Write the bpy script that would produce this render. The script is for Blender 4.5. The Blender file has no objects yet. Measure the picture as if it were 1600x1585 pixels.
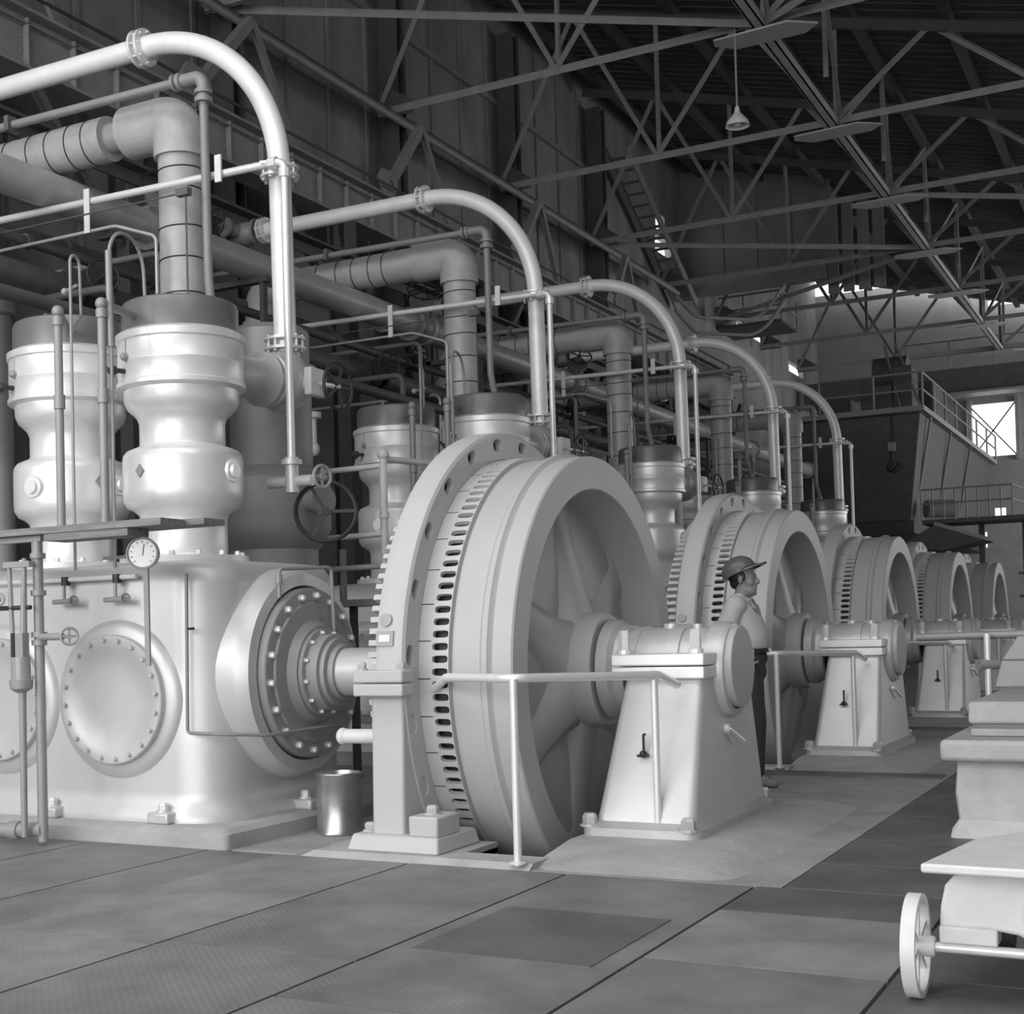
import bpy, bmesh, math, random
from math import pi, sin, cos, sqrt, radians
from mathutils import Vector, Matrix
random.seed(7)
S = bpy.context.scene
COL = S.collection
V = Vector

# ------------------------------------------------------------------ camera
cam_data = bpy.data.cameras.new('camera')
cam = bpy.data.objects.new('camera', cam_data)
COL.objects.link(cam)
YAW, PITCH, ROLL = 0.5201, 0.0210, -0.0256
fwd = V((-sin(YAW)*cos(PITCH), cos(YAW)*cos(PITCH), sin(PITCH)))
rt = V((cos(YAW), sin(YAW), 0)); up = rt.cross(fwd)
r2 = cos(ROLL)*rt + sin(ROLL)*up; u2 = -sin(ROLL)*rt + cos(ROLL)*up
m = Matrix((r2, u2, -fwd)).transposed().to_4x4(); m.translation = V((0, 0, 1.227))
cam.matrix_world = m
cam_data.sensor_width = 36.0; cam_data.sensor_fit = 'HORIZONTAL'
cam_data.lens = 2180.43/1600*36
cam_data.shift_x = (800-619.66)/1600; cam_data.shift_y = (945.88-792.5)/1600
cam_data.clip_end = 400
S.camera = cam

# ------------------------------------------------------------------ sky, daylight, exposure
w = bpy.data.worlds.new('sky'); S.world = w; w.use_nodes = True
bg = w.node_tree.nodes['Background']
bg.inputs['Color'].default_value = (1, 1, 1, 1); bg.inputs['Strength'].default_value = 1.6

def area(name, loc, target, sx, sy, power):
    d = bpy.data.lights.new(name, 'AREA'); d.shape = 'RECTANGLE'; d.size = sx; d.size_y = sy; d.energy = power
    d.color = (1, 1, 1)
    o = bpy.data.objects.new(name, d); COL.objects.link(o); o.location = loc
    o.rotation_euler = (V(target)-V(loc)).to_track_quat('-Z', 'Y').to_euler()
    return o
area('daylight_doorway', (-3, -13.5, 5), (-3, 10, 3), 18, 9, 1150)
area('daylight_side_window', (-11.5, -3, 6.0), (-5, 9, 2.5), 6, 5, 480)
area('added_overhead_light', (-3.5, 2.0, 10.6), (-3.8, 4.5, 0), 16, 6, 650)  # added light below the closed roof, brightens floor and pipe tops
area('daylight_far_opening', (6, 50, 8), (-8, 46, 8), 10, 10, 900)
area('added_right_light', (13.4, 31, 6.2), (-4, 29, 1.5), 26, 5, 750)  # added light beside the solid right wall, evens brightness along the row
vs = S.view_settings
S.display_settings.display_device = 'sRGB'
vs.view_transform = 'Standard'; vs.look = 'None'; vs.gamma = 1.0; vs.use_curve_mapping = False
vs.exposure = 0.3

# ------------------------------------------------------------------ materials
MATS = {}
def mat(name, v, rough=.6, metal=0.0, var=.08, scale=6.0, bump=0.0, bscale=60.0, streak=None, spec=.5):
    m = bpy.data.materials.new(name); m.use_nodes = True
    nt = m.node_tree; n = nt.nodes; l = nt.links
    b = n['Principled BSDF']
    b.inputs['Roughness'].default_value = rough; b.inputs['Metallic'].default_value = metal
    b.inputs['Specular IOR Level'].default_value = spec
    tc = n.new('ShaderNodeTexCoord'); mp = n.new('ShaderNodeMapping')
    l.new(tc.outputs['Object'], mp.inputs['Vector'])
    if streak: mp.inputs['Scale'].default_value = streak
    t = n.new('ShaderNodeTexNoise'); t.inputs['Scale'].default_value = scale; t.inputs['Detail'].default_value = 6
    t.inputs['Roughness'].default_value = .65
    l.new(mp.outputs[0], t.inputs['Vector'])
    r = n.new('ShaderNodeValToRGB')
    a, c = max(0, v*(1-var)), v*(1+var)
    r.color_ramp.elements[0].color = (a, a, a, 1); r.color_ramp.elements[0].position = .3
    r.color_ramp.elements[1].color = (c, c, c, 1); r.color_ramp.elements[1].position = .7
    l.new(t.outputs['Fac'], r.inputs['Fac']); l.new(r.outputs[0], b.inputs['Base Color'])
    if bump:
        t2 = n.new('ShaderNodeTexNoise'); t2.inputs['Scale'].default_value = bscale; t2.inputs['Detail'].default_value = 4
        l.new(tc.outputs['Object'], t2.inputs['Vector'])
        bp = n.new('ShaderNodeBump'); bp.inputs['Strength'].default_value = bump; bp.inputs['Distance'].default_value = .02
        l.new(t2.outputs['Fac'], bp.inputs['Height']); l.new(bp.outputs[0], b.inputs['Normal'])
    MATS[name] = m
    return m
SIL = mat('aluminium_paint', .62, .42, .3, .05, 3, .03, 40)
SILP = mat('bright_aluminium_paint', .8, .36, .28, .05, 5, .03, 60)
PIPEW = mat('whitened_aluminium_paint', .88, .38, .14, .05, 5, .03, 60)
ALU2 = mat('worn_aluminium_paint', .56, .45, .35, .12, 5, .05, 50)
GREY = mat('grey_enamel', .45, .45, 0, .03, 3)
ENAM = mat('light_grey_enamel', .50, .48, 0, .03, 3)
HEAD = mat('dark_grey_gloss_paint', .17, .32, 0, .08, 4, spec=.6)
VESS = mat('dull_grey_paint', .34, .55, .2, .08, 4)
LAG = mat('painted_lagging', .42, .42, 0, .14, 5, .18, 18)
MPIPE = mat('mid_grey_pipe_paint', .26, .5, .1, .1, 6)
LPIPE = mat('light_grey_pipe_paint', .46, .45, .2, .1, 6)
DPIPE = mat('dark_pipe_paint', .11, .6, 0, .15, 6)
STEEL = mat('dark_structural_steel', .085, .65, 0, .2, 3)
STEEL2 = mat('grey_structural_steel', .26, .6, 0, .15, 3)
BLACK = mat('black_iron', .03, .5, 0, .2, 8)
CHROME = mat('polished_steel', .7, .25, .9, .05, 8)
CONC = mat('concrete', .34, .85, 0, .2, 2.5, .25, 30)
CONCL = mat('painted_concrete', .42, .8, 0, .14, 4, .25, 25)
CONCP = mat('pale_cement', .52, .9, 0, .12, 5, .35, 30)
WALLM = mat('wall_sheeting', .25, .7, 0, .3, 1.2, streak=(1, 1, .35))
PANEL = mat('gable_sheeting', .2, .8, 0, .15, 1.5, streak=(1, 1, .3))
PALEST = mat('pale_structural_steel', .42, .6, 0, .12, 3)
SIDING = mat('far_siding', .34, .7, 0, .1, 2)
ROOFM = mat('roof_boards', .09, .8, 0, .55, 2.2, streak=(.25, 6, .25))
WHITE = mat('white_dial', .8, .4, 0, .03, 20)
CREAM = mat('pale_paint', .72, .5, 0, .08, 8)
WOOD = mat('weathered_plank', .22, .8, 0, .35, 6, .2, 40, streak=(.5, 6, 6))
TIN = mat('tin_plate', .42, .3, .8, .2, 8)
GLASS = mat('oil_glass', .35, .1, 0, .1, 8)
SKIN = mat('skin', .24, .5, 0, .08, 12)
HAIR = mat('hair', .015, .5, 0, .3, 40)
SHIRT = mat('pale_cotton_shirt', .56, .85, 0, .08, 14, .1, 60)
TROUS = mat('dark_trousers', .05, .85, 0, .15, 12, .1, 60)
HAT = mat('painted_hard_hat', .13, .3, 0, .06, 6)
SHOE = mat('worn_leather', .22, .6, 0, .2, 14)
PLATE = None
def plate_mat(name, v, rough, dia):
    m = mat(name, v, rough, .15, .32, 1.7)
    nt = m.node_tree; n = nt.nodes; l = nt.links; b = n['Principled BSDF']
    tc = n['Texture Coordinate']
    mp = n.new('ShaderNodeMapping'); mp.inputs['Rotation'].default_value = (0, 0, radians(45)); mp.inputs['Scale'].default_value = (1, 1, 1)
    l.new(tc.outputs['Object'], mp.inputs['Vector'])
    ch = n.new('ShaderNodeTexVoronoi'); ch.inputs['Scale'].default_value = 38; ch.inputs['Randomness'].default_value = 0
    l.new(mp.outputs[0], ch.inputs['Vector'])
    bp = n.new('ShaderNodeBump'); bp.inputs['Strength'].default_value = dia; bp.inputs['Distance'].default_value = .004; bp.invert = True
    l.new(ch.outputs['Distance'], bp.inputs['Height']); l.new(bp.outputs[0], b.inputs['Normal'])
    return m
PLATE = plate_mat('chequer_plate', .22, .55, .5)
PLATED = plate_mat('dark_chequer_plate', .14, .55, .6)
PLATEL = plate_mat('worn_plate', .27, .6, .25)

# ------------------------------------------------------------------ mesh builder
def frame_of(d):
    d = V(d).normalized(); a = V((0, 0, 1)) if abs(d.z) < .9 else V((1, 0, 0))
    x = a.cross(d).normalized(); return x, d.cross(x), d
class MB:
    def __init__(s): s.v = []; s.f = []
    def add(s, vs, fs):
        k = len(s.v); s.v += [V(p) for p in vs]; s.f += [tuple(i+k for i in f) for f in fs]; return s
    def box(s, x0, x1, y0, y1, z0, z1):
        p = [(x, y, z) for z in (z0, z1) for y in (y0, y1) for x in (x0, x1)]
        return s.add(p, [(0, 2, 3, 1), (4, 5, 7, 6), (0, 1, 5, 4), (2, 6, 7, 3), (0, 4, 6, 2), (1, 3, 7, 5)])
    def taper(s, b, t):   # b,t = (x0,x1,y0,y1,z)
        p = [(x, y, q[4]) for q in (b, t) for y in q[2:4] for x in q[0:2]]
        return s.add(p, [(0, 2, 3, 1), (4, 5, 7, 6), (0, 1, 5, 4), (2, 6, 7, 3), (0, 4, 6, 2), (1, 3, 7, 5)])
    def beam(s, p, q, w, h, upv=(0, 0, 1)):   # box bar from p to q
        p, q = V(p), V(q); d = (q-p).normalized(); u = V(upv)
        if abs(d.dot(u)) > .98: u = V((1, 0, 0))
        a = d.cross(u).normalized(); b = a.cross(d)
        pts = [c+a*i*w/2+b*j*h/2 for c in (p, q) for i, j in ((-1, -1), (1, -1), (1, 1), (-1, 1))]
        return s.add(pts, [(3, 2, 1, 0), (4, 5, 6, 7), (0, 1, 5, 4), (1, 2, 6, 5), (2, 3, 7, 6), (3, 0, 4, 7)])
    def angle_bar(s, p, q, w, t=.012, upv=(0, 0, 1)):
        p, q = V(p), V(q); d = (q-p).normalized(); u = V(upv)
        if abs(d.dot(u)) > .98: u = V((1, 0, 0))
        a = d.cross(u).normalized(); b = a.cross(d)
        s.beam(p+b*w/2, q+b*w/2, w, t, upv); s.beam(p+a*w*.45, q+a*w*.45, t, w, upv); return s
    def lathe(s, prof, o=(0, 0, 0), d=(0, 0, 1), n=32, closed=False):   # prof = [(h, r)]
        o = V(o); x, y, z = frame_of(d); k = len(s.v); rows = []
        for h, r in prof:
            if r < 1e-6: s.v.append(o+z*h); rows.append([len(s.v)-1])
            else:
                rows.append(list(range(len(s.v), len(s.v)+n)))
                for i in range(n):
                    a = 2*pi*i/n; s.v.append(o+z*h+(x*cos(a)+y*sin(a))*r)
        pairs = list(zip(rows, rows[1:])) + ([(rows[-1], rows[0])] if closed else [])
        for A, B in pairs:
            for i in range(n):
                j = (i+1) % n
                if len(A) == 1 and len(B) == 1: continue
                if len(A) == 1: s.f.append((A[0], B[j], B[i]))
                elif len(B) == 1: s.f.append((A[i], A[j], B[0]))
                else: s.f.append((A[i], A[j], B[j], B[i]))
        return s
    def cyl(s, p, q, r, n=20, r2=None):
        p, q = V(p), V(q); L = (q-p).length; r2 = r if r2 is None else r2
        return s.lathe([(0, 0), (0, r), (L, r2), (L, 0)], p, q-p, n)
    def tube(s, pts, r, n=14, cap=True):
        pts = [V(p) for p in pts]; k = len(s.v)
        t0 = (pts[1]-pts[0]).normalized(); x, y, _ = frame_of(t0)
        for i, p in enumerate(pts):
            t = ((pts[i+1]-p).normalized() if i == 0 else (p-pts[i-1]).normalized() if i == len(pts)-1 else ((pts[i+1]-p).normalized()+(p-pts[i-1]).normalized()).normalized())
            x = (x-t*x.dot(t)).normalized(); y = t.cross(x)
            for j in range(n):
                a = 2*pi*j/n; s.v.append(p+(x*cos(a)+y*sin(a))*r)
        for i in range(len(pts)-1):
            for j in range(n):
                a, b = k+i*n+j, k+i*n+(j+1) % n
                s.f.append((a, b, b+n, a+n))
        if cap:
            s.f.append(tuple(range(k+n-1, k-1, -1))); e = k+(len(pts)-1)*n; s.f.append(tuple(range(e, e+n)))
        return s
    def torus(s, o, d, R, r, n=28, k=8):
        x, y, z = frame_of(d); o = V(o)
        return s.lathe([(r*sin(2*pi*i/k), R+r*cos(2*pi*i/k)) for i in range(k)], o, d, n, True)
    def prism(s, poly, d):
        d = V(d); n = len(poly); P = [V(p) for p in poly]
        nrm = V((0, 0, 0))
        for i in range(n): nrm += (P[i]-P[0]).cross(P[(i+1) % n]-P[0])
        if nrm.dot(d) > 0: P.reverse()
        k = [*range(n)]
        return s.add(P+[p+d for p in P], [tuple(k), tuple(range(2*n-1, n-1, -1))]+[(i, n+i, n+(i+1) % n, (i+1) % n) for i in k])
    def loft(s, loops, cap=True):
        n = len(loops[0]); k = len(s.v)
        for L in loops: s.v += [V(p) for p in L]
        for i in range(len(loops)-1):
            for j in range(n):
                a, b = k+i*n+j, k+i*n+(j+1) % n; s.f.append((a, b, b+n, a+n))
        if cap:
            s.f.append(tuple(range(k+n-1, k-1, -1))); e = k+(len(loops)-1)*n; s.f.append(tuple(range(e, e+n)))
        return s
    def sphere(s, o, r, n=14, d=(0, 0, 1), sq=1):
        return s.lathe([(-r*sq*cos(pi*i/8), r*sin(pi*i/8)) for i in range(9)], o, d, n)
    def build(s, name, m, parent=None, smooth=35, bevel=0, base=None):
        base = ORG if base is None else V(base)
        me = bpy.data.meshes.new(name)
        me.from_pydata([tuple(p-base) for p in s.v], [], s.f); me.validate(); me.update()
        bm = bmesh.new(); bm.from_mesh(me); bmesh.ops.recalc_face_normals(bm, faces=bm.faces); bm.to_mesh(me); bm.free()
        me.materials.append(m)
        if smooth:
            me.polygons.foreach_set('use_smooth', [True]*len(me.polygons)); me.set_sharp_from_angle(angle=radians(smooth))
        o = bpy.data.objects.new(name, me); COL.objects.link(o)
        if parent: o.parent = parent
        else: o.location = base
        if bevel:
            b = o.modifiers.new('bevel', 'BEVEL'); b.width = bevel; b.segments = 2; b.limit_method = 'ANGLE'; b.angle_limit = radians(40)
        return o
ORG = V((0, 0, 0))
def arc(pts, rad, n=8):     # polyline with rounded corners
    P = [V(p) for p in pts]; out = [P[0]]
    for i in range(1, len(P)-1):
        a = (P[i-1]-P[i]); b = (P[i+1]-P[i]); th = a.angle(b)
        r = rad[i-1] if isinstance(rad, (list, tuple)) else rad
        t = min(r/math.tan(th/2), a.length*.499, b.length*.499); r = t*math.tan(th/2)
        a.normalize(); b.normalize(); c = P[i]+(a+b).normalized()*(r/sin(th/2))
        s0 = P[i]+a*t-c; s1 = P[i]+b*t-c; ang = s0.angle(s1); ax = s0.cross(s1).normalized()
        for k in range(n+1): out.append(c+Matrix.Rotation(ang*k/n, 3, ax) @ s0)
    out.append(P[-1]); return out
def tag(o, label, cat, group=None, kind=None):
    if label: o['label'] = label
    if cat: o['category'] = cat
    if group: o['group'] = group
    if kind: o['kind'] = kind
    return o
def thing(name, label, cat, loc, group=None):
    global ORG
    o = bpy.data.objects.new(name, None); COL.objects.link(o); o.location = loc; o.empty_display_size = .2
    ORG = V(loc); return tag(o, label, cat, group)
def solo(name, mb, m, label, cat, group=None, base=None, **k):     # a thing that is one mesh
    b = V(base) if base is not None else (min(mb.v, key=lambda p: p.z) if mb.v else V((0, 0, 0)))
    return tag(mb.build(name, m, None, base=b, **k), label, cat, group)
def struct(name, mb, m, **k):
    o = mb.build(name, m, None, base=(0, 0, 0), **k); o['kind'] = 'structure'; return o
BOLT = {}
def bolts(name, pts, d, r, h, m, parent, n=6):      # individual bolts sharing one mesh
    key = (round(r, 4), round(h, 4), m.name, n)
    if key not in BOLT:
        me = bpy.data.meshes.new('bolt')
        b = MB().lathe([(0, r*1.35), (h*.2, r*1.35)], n=12).lathe([(0, r), (h*.75, r), (h, r*.72), (h, 0)], n=n)
        me.from_pydata([tuple(p) for p in b.v], [], b.f); me.update(); me.materials.append(m); BOLT[key] = me
    q = V(d).to_track_quat('Z', 'Y')
    for p in pts:
        o = bpy.data.objects.new(name, BOLT[key]); COL.objects.link(o); o.parent = parent
        o.location = V(p)-ORG; o.rotation_mode = 'QUATERNION'; o.rotation_quaternion = q
def ring_pts(c, d, R, n, a0=0.0):
    x, y, z = frame_of(d); c = V(c)
    return [c+(x*cos(a0+2*pi*i/n)+y*sin(a0+2*pi*i/n))*R for i in range(n)]
def handwheel(mb, c, d, R, r, spokes=5):
    mb.torus(c, d, R, r, 26, 8); x, y, z = frame_of(d); c = V(c)
    for i in range(spokes):
        a = 2*pi*i/spokes; mb.beam(c, c+(x*cos(a)+y*sin(a))*R, r*1.5, r*.9, d)
    mb.cyl(c-z*r*1.3, c+z*r*1.3, r*2, 10); return mb
def flange_pair(t, c, d, R, th, gap, m, nb=8, br=.011):
    c = V(c); z = V(d).normalized(); f = MB()
    for s in (-1, 1):
        a = c+z*s*gap/2; f.cyl(a, a+z*s*th, R, 28)
    f.cyl(c-z*gap/2, c+z*gap/2, R*.62, 20)
    fl = f.build('flange', m, t)
    bolts('stud', [p-z*(gap/2+th+.02) for p in ring_pts(c, d, R*.84, nb)], d, br, gap+2*th+.04, m, fl)
KIDS = {}
def copy_tree(o, parent=None, skip=(), dy=0.0, depth=0):
    c = o.copy(); COL.objects.link(c)
    if parent: c.parent = parent
    else: c.location = o.location+V((0, dy, 0))
    for ch in o.children:
        if any(k in ch.name for k in skip): continue
        copy_tree(ch, c, skip, 0, depth+1)
    return c
D = 5.2
ORDN = ['nearest in the row', 'second from the camera', 'third from the camera', 'fourth from the camera', 'farthest in the row']
UNITS = []      # (root, label template, units) repeated along the hall at the end
def rep(o, tmpl, ks=(1, 2, 3, 4), skip_far=()):
    o['label'] = tmpl.format(ORDN[0]); UNITS.append((o, tmpl, ks, skip_far)); return o

# ------------------------------------------------------------------ the building
XB = [-16, -4.57, -4.4, -4.2, -3.5, -3.06, -1.72, 14]
YB = [-16, 6.55]
for k in range(5): YB += [6.8+D*k, 7.2+D*k, 9.35+D*k, 9.75+D*k]
YB += [60]
def fh(x, y):
    if x < -4.57: return -.125 if y > 7.25 else -.155
    if y < 6.55 or x < -4.4 or x > -1.72: return -.03
    if y > 32: return 0.0
    yy = (y-6.55) % D + 6.55
    if -4.2 < x < -3.5 and 7.2 < yy < 9.35: return -.9
    if -3.5 < x < -3.06 and 6.8 < yy < 9.75: return -.9
    return 0.0
fl = MB(); XS = sorted(XB); YS = sorted(YB+[7.25])
H = [[fh((XS[i]+XS[i+1])/2, (YS[j]+YS[j+1])/2) for j in range(len(YS)-1)] for i in range(len(XS)-1)]
for i in range(len(XS)-1):
    for j in range(len(YS)-1):
        x0, x1, y0, y1, h = XS[i], XS[i+1], YS[j], YS[j+1], H[i][j]
        fl.add([(x0, y0, h), (x1, y0, h), (x1, y1, h), (x0, y1, h)], [(0, 1, 2, 3)])
        if i+1 < len(XS)-1 and H[i+1][j] != h: g = H[i+1][j]; fl.add([(x1, y0, h), (x1, y1, h), (x1, y1, g), (x1, y0, g)], [(0, 1, 2, 3)])
        if j+1 < len(YS)-1 and H[i][j+1] != h: g = H[i][j+1]; fl.add([(x0, y1, h), (x1, y1, h), (x1, y1, g), (x0, y1, g)], [(0, 1, 2, 3)])
struct('floor', fl, CONC, smooth=0)

def roofz(x): return 14.8-.266*(x+13)
wl = MB()
wl.box(-13.3, -13.1, -16, 33.3, -.2, 15.25)
for i in range(38):
    y = -15.5+1.3*i
    if y < 33.2: wl.box(-13.1, -13.06, y-.05, y+.05, 0, 14.8)
for z in (3.6, 7.2, 12.9): wl.box(-13.1, -13.0, -16, 33.2, z-.06, z+.06)
lh = [(38.3, 39.7, 12.05, 12.55), (38.4, 39.2, 12.7, 13.2), (34.2, 34.5, 13.9, 14.5), (46.3, 50.8, 11.25, 11.55), (53.2, 55.5, 10.85, 11.25)]
ys = sorted({33.3, 58, *[h[0] for h in lh], *[h[1] for h in lh]}); zs = sorted({-.2, 15.25, *[h[2] for h in lh], *[h[3] for h in lh]})
for a, b in zip(ys, ys[1:]):
    for c, d in zip(zs, zs[1:]):
        if not any(h[0] <= (a+b)/2 <= h[1] and h[2] <= (c+d)/2 <= h[3] for h in lh): wl.box(-13.3, -13.1, a, b, c, d)
struct('wall_left', wl, WALLM, smooth=0)
# low wall under the opening at the far left, and the gable sheeting beyond
wg = MB()
for i in range(4):
    x0 = -12.75+i*1.0; wg.box(x0, x0+.96, 40.6, 40.66, 11.6, roofz(x0+.5)-.25)
wg.box(-13.3, -8.7, 40.66, 40.72, 11.5, 14.9)
for i in range(4): wg.box(-8.78+.0+i*.42, -8.48+i*.42, 40.5, 40.56, 10.6, roofz(-8.6+i*.42)-.3)
struct('wall_gable', wg, PANEL, smooth=0)
wr = MB(); wr.box(13.8, 14, -16, 44, -.2, 9.4)
struct('wall_right', wr, WALLM, smooth=0)
# far wall with its window openings
def wall_with_holes(mb, y0, y1, x0, x1, z0, z1, holes):
    xs = sorted({x0, x1, *[h[0] for h in holes], *[h[1] for h in holes]}); zs = sorted({z0, z1, *[h[2] for h in holes], *[h[3] for h in holes]})
    for a, b in zip(xs, xs[1:]):
        for c, d in zip(zs, zs[1:]):
            if any(h[0] <= (a+b)/2 <= h[1] and h[2] <= (c+d)/2 <= h[3] for h in holes): continue
            mb.box(a, b, y0, y1, c, d)
far_holes = [(-7.3, -5.75, 7.5, 9.55), (-4.6, -2.8, 7.5, 9.55), (-16.4, -15.2, 12.75, 13.9), (-14.3, -13.6, 11.4, 12.2), (-8.4, -7.4, 3.9, 4.25), (-7.2, -6.9, 4.0, 4.6), (-6.6, -6.2, 5.0, 5.5), (-6.6, -5.6, 13.3, 13.55)]
wf = MB(); wall_with_holes(wf, 58, 58.2, -26, 14, -.2, 14.6, far_holes)
struct('wall_far', wf, SIDING, smooth=0)
# roof: boards over purlins, sloping down to the right
rf = MB(); rf.add([(-13.6, -16, roofz(-13.6)+.3), (14, -16, roofz(14)+.3), (14, 57.2, roofz(14)+.3), (-13.6, 57.2, roofz(-13.6)+.3)], [(0, 1, 2, 3)])
rf.add([(p.x, p.y, p.z+.08) for p in rf.v[:4]], [(3, 2, 1, 0)])
nb = 0
for i in range(130):
    y = 10+i*.36
    rf.add([(-13.6, y, roofz(-13.6)+.29), (14, y, roofz(14)+.29), (14, y+.02, roofz(14)+.29), (-13.6, y+.02, roofz(-13.6)+.29), (-13.6, y+.01, roofz(-13.6)+.265), (14, y+.01, roofz(14)+.265)], [(0, 1, 5, 4), (4, 5, 2, 3)])
struct('ceiling', rf, ROOFM, smooth=0)

NTH = ['first', 'second', 'third', 'fourth', 'fifth', 'sixth', 'seventh', 'eighth', 'ninth', 'tenth', 'eleventh', 'twelfth']
# purlins carry the boards
for i in range(11):
    x = -12.4+i*1.75
    solo('roof_purlin', MB().beam((x, 12, roofz(x)+.13), (x, 56.5, roofz(x)+.13), .16, .22), STEEL, 'dark timber purlin running lengthwise under the sloping roof boards', 'beam', 'purlins under the roof boards')
# wall columns, crane girder
for k in range(8):
    y = 7.1+D*k
    if y > 34: break
    c = MB(); c.box(-13.0, -12.6, y-.16, y-.13, 0, 14.4).box(-13.0, -12.6, y+.13, y+.16, 0, 14.4).box(-12.82, -12.78, y-.13, y+.13, 0, 14.4)
    solo('wall_column', c, STEEL, f'dark steel wall column standing against the left wall, {NTH[k]} from the camera', 'column', 'columns along the left wall', base=(-12.8, y, 0))
t = thing('crane_runway_girder', 'long riveted plate girder of the crane runway along the left wall', 'girder', (-11.6, 6, 7.8))
MB().box(-11.62, -11.58, 6, 40, 7.86, 8.5).build('web_plate', STEEL2, t)
g = MB()
for z in (7.84, 8.52): g.box(-11.8, -11.4, 6, 40, z-.02, z+.02)
for z in (7.91, 8.45): g.box(-11.63, -11.5, 6, 40, z-.05, z-.035).box(-11.575, -11.56, 6, 40, z-.06, z+.06)
g.build('flange_angles', STEEL2, t)
r_ = MB().box(-11.64, -11.56, 6, 40, 8.56, 8.64); r_.build('crane_rail', STEEL, t)
st = MB(); 
for i in range(44):
    y = 6.4+i*.78; st.box(-11.58, -11.5, y-.012, y+.012, 7.88, 8.48)
    for z in (7.93, 8.1, 8.27, 8.43):
        for dy in (-.05, .05): st.lathe([(0, .016), (.012, .009), (.014, 0)], (-11.578, y+dy+.0, z), (1, 0, 0), 6)
    for q in range(5):
        for z in (7.9, 8.46): st.lathe([(0, .016), (.012, .009), (.014, 0)], (-11.56, y+.1+q*.13, z), (1, 0, 0), 6)
o = st.build('stiffeners_and_rivets', STEEL2, t)
for k in range(7):
    y = 8.4+D*k
    t = thing('runway_post', f'dark riveted post with braces under the crane girder, {NTH[k]} from the camera', 'post', (-11.6, y, -.1), 'posts under the crane girder')
    c = MB().box(-11.78, -11.74, y-.15, y+.15, -.1, 7.82).box(-11.46, -11.42, y-.15, y+.15, -.1, 7.82).box(-11.74, -11.46, y-.02, y+.02, -.1, 7.82)
    for i in range(16):
        for dy in (-.1, .1): c.lathe([(0, .018), (.014, .01), (.016, 0)], (-11.42, y+dy, 4.0+i*.24), (1, 0, 0), 6)
    c.build('shaft', STEEL, t)
    for s in (-1, 1):
        MB().angle_bar((-11.6, y+s*.15, 6.2), (-11.6, y+s*1.6, 7.8), .1).build('brace', STEEL, t)
    MB().prism([(-11.55, y-.3, 7.84), (-11.55, y+.3, 7.84), (-11.55, y+.15, 7.4), (-11.55, y-.15, 7.4)], (.02, 0, 0)).build('gusset', STEEL, t)
bmz = MB(); bmz.box(-11.41, -11.2, 6, 40, 7.12, 7.16).box(-11.41, -11.38, 6, 40, 6.96, 7.12)
solo('runway_tie_beam', bmz, STEEL, 'dark channel beam below and along the crane girder', 'beam', base=(-11.6, 6, 7))
# bracket frames between the girder and the wall
for k in range(5):
    y = 9.9+D*k
    t = thing('wall_bracket', f'steel gusset with two arms rising from the crane girder, {NTH[k]} from the camera', 'bracket', (-11.6, y, 8.6), 'brackets above the crane girder')
    MB().prism([(-11.6, y-.34, 8.85), (-11.6, y-.16, 8.62), (-11.6, y+.16, 8.62), (-11.6, y+.34, 8.85), (-11.6, y+.24, 9.05), (-11.6, y-.2, 9.05)], (.03, 0, 0)).build('gusset', STEEL2, t)
    MB().angle_bar((-11.6, y+.1, 8.85), (-11.8, y+1.6, 10.3), .14).build('arm', STEEL2, t)
    MB().angle_bar((-11.8, y+1.6, 10.3), (-12.0, y+3.0, 8.75), .14).build('arm', STEEL2, t)
# twin pipes high on the wall
for i, (x, z, r) in enumerate(((-12.35, 10.68, .055), (-12.55, 10.85, .05), (-12.2, 10.5, .06))):
    mb = MB().tube([(x, 6, z), (x, 37.5, z)], r, 10)
    solo('overhead_conduit', mb, [STEEL, BLACK, STEEL2][i], ['dark upper conduit of the bundle high on the left wall', 'black rearmost conduit of the bundle high on the left wall', 'lowest conduit of the bundle high on the left wall'][i], 'pipe', 'conduits high on the left wall', base=(x, 6, z))
mb = MB(); mb.tube([(-11.45, 6, 8.72), (-11.45, 40, 8.72)], .02, 6)
solo('girder_cable', mb, BLACK, 'thin black cable strung along the top of the crane girder', 'cable', base=(-11.45, 6, 8.7))

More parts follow.
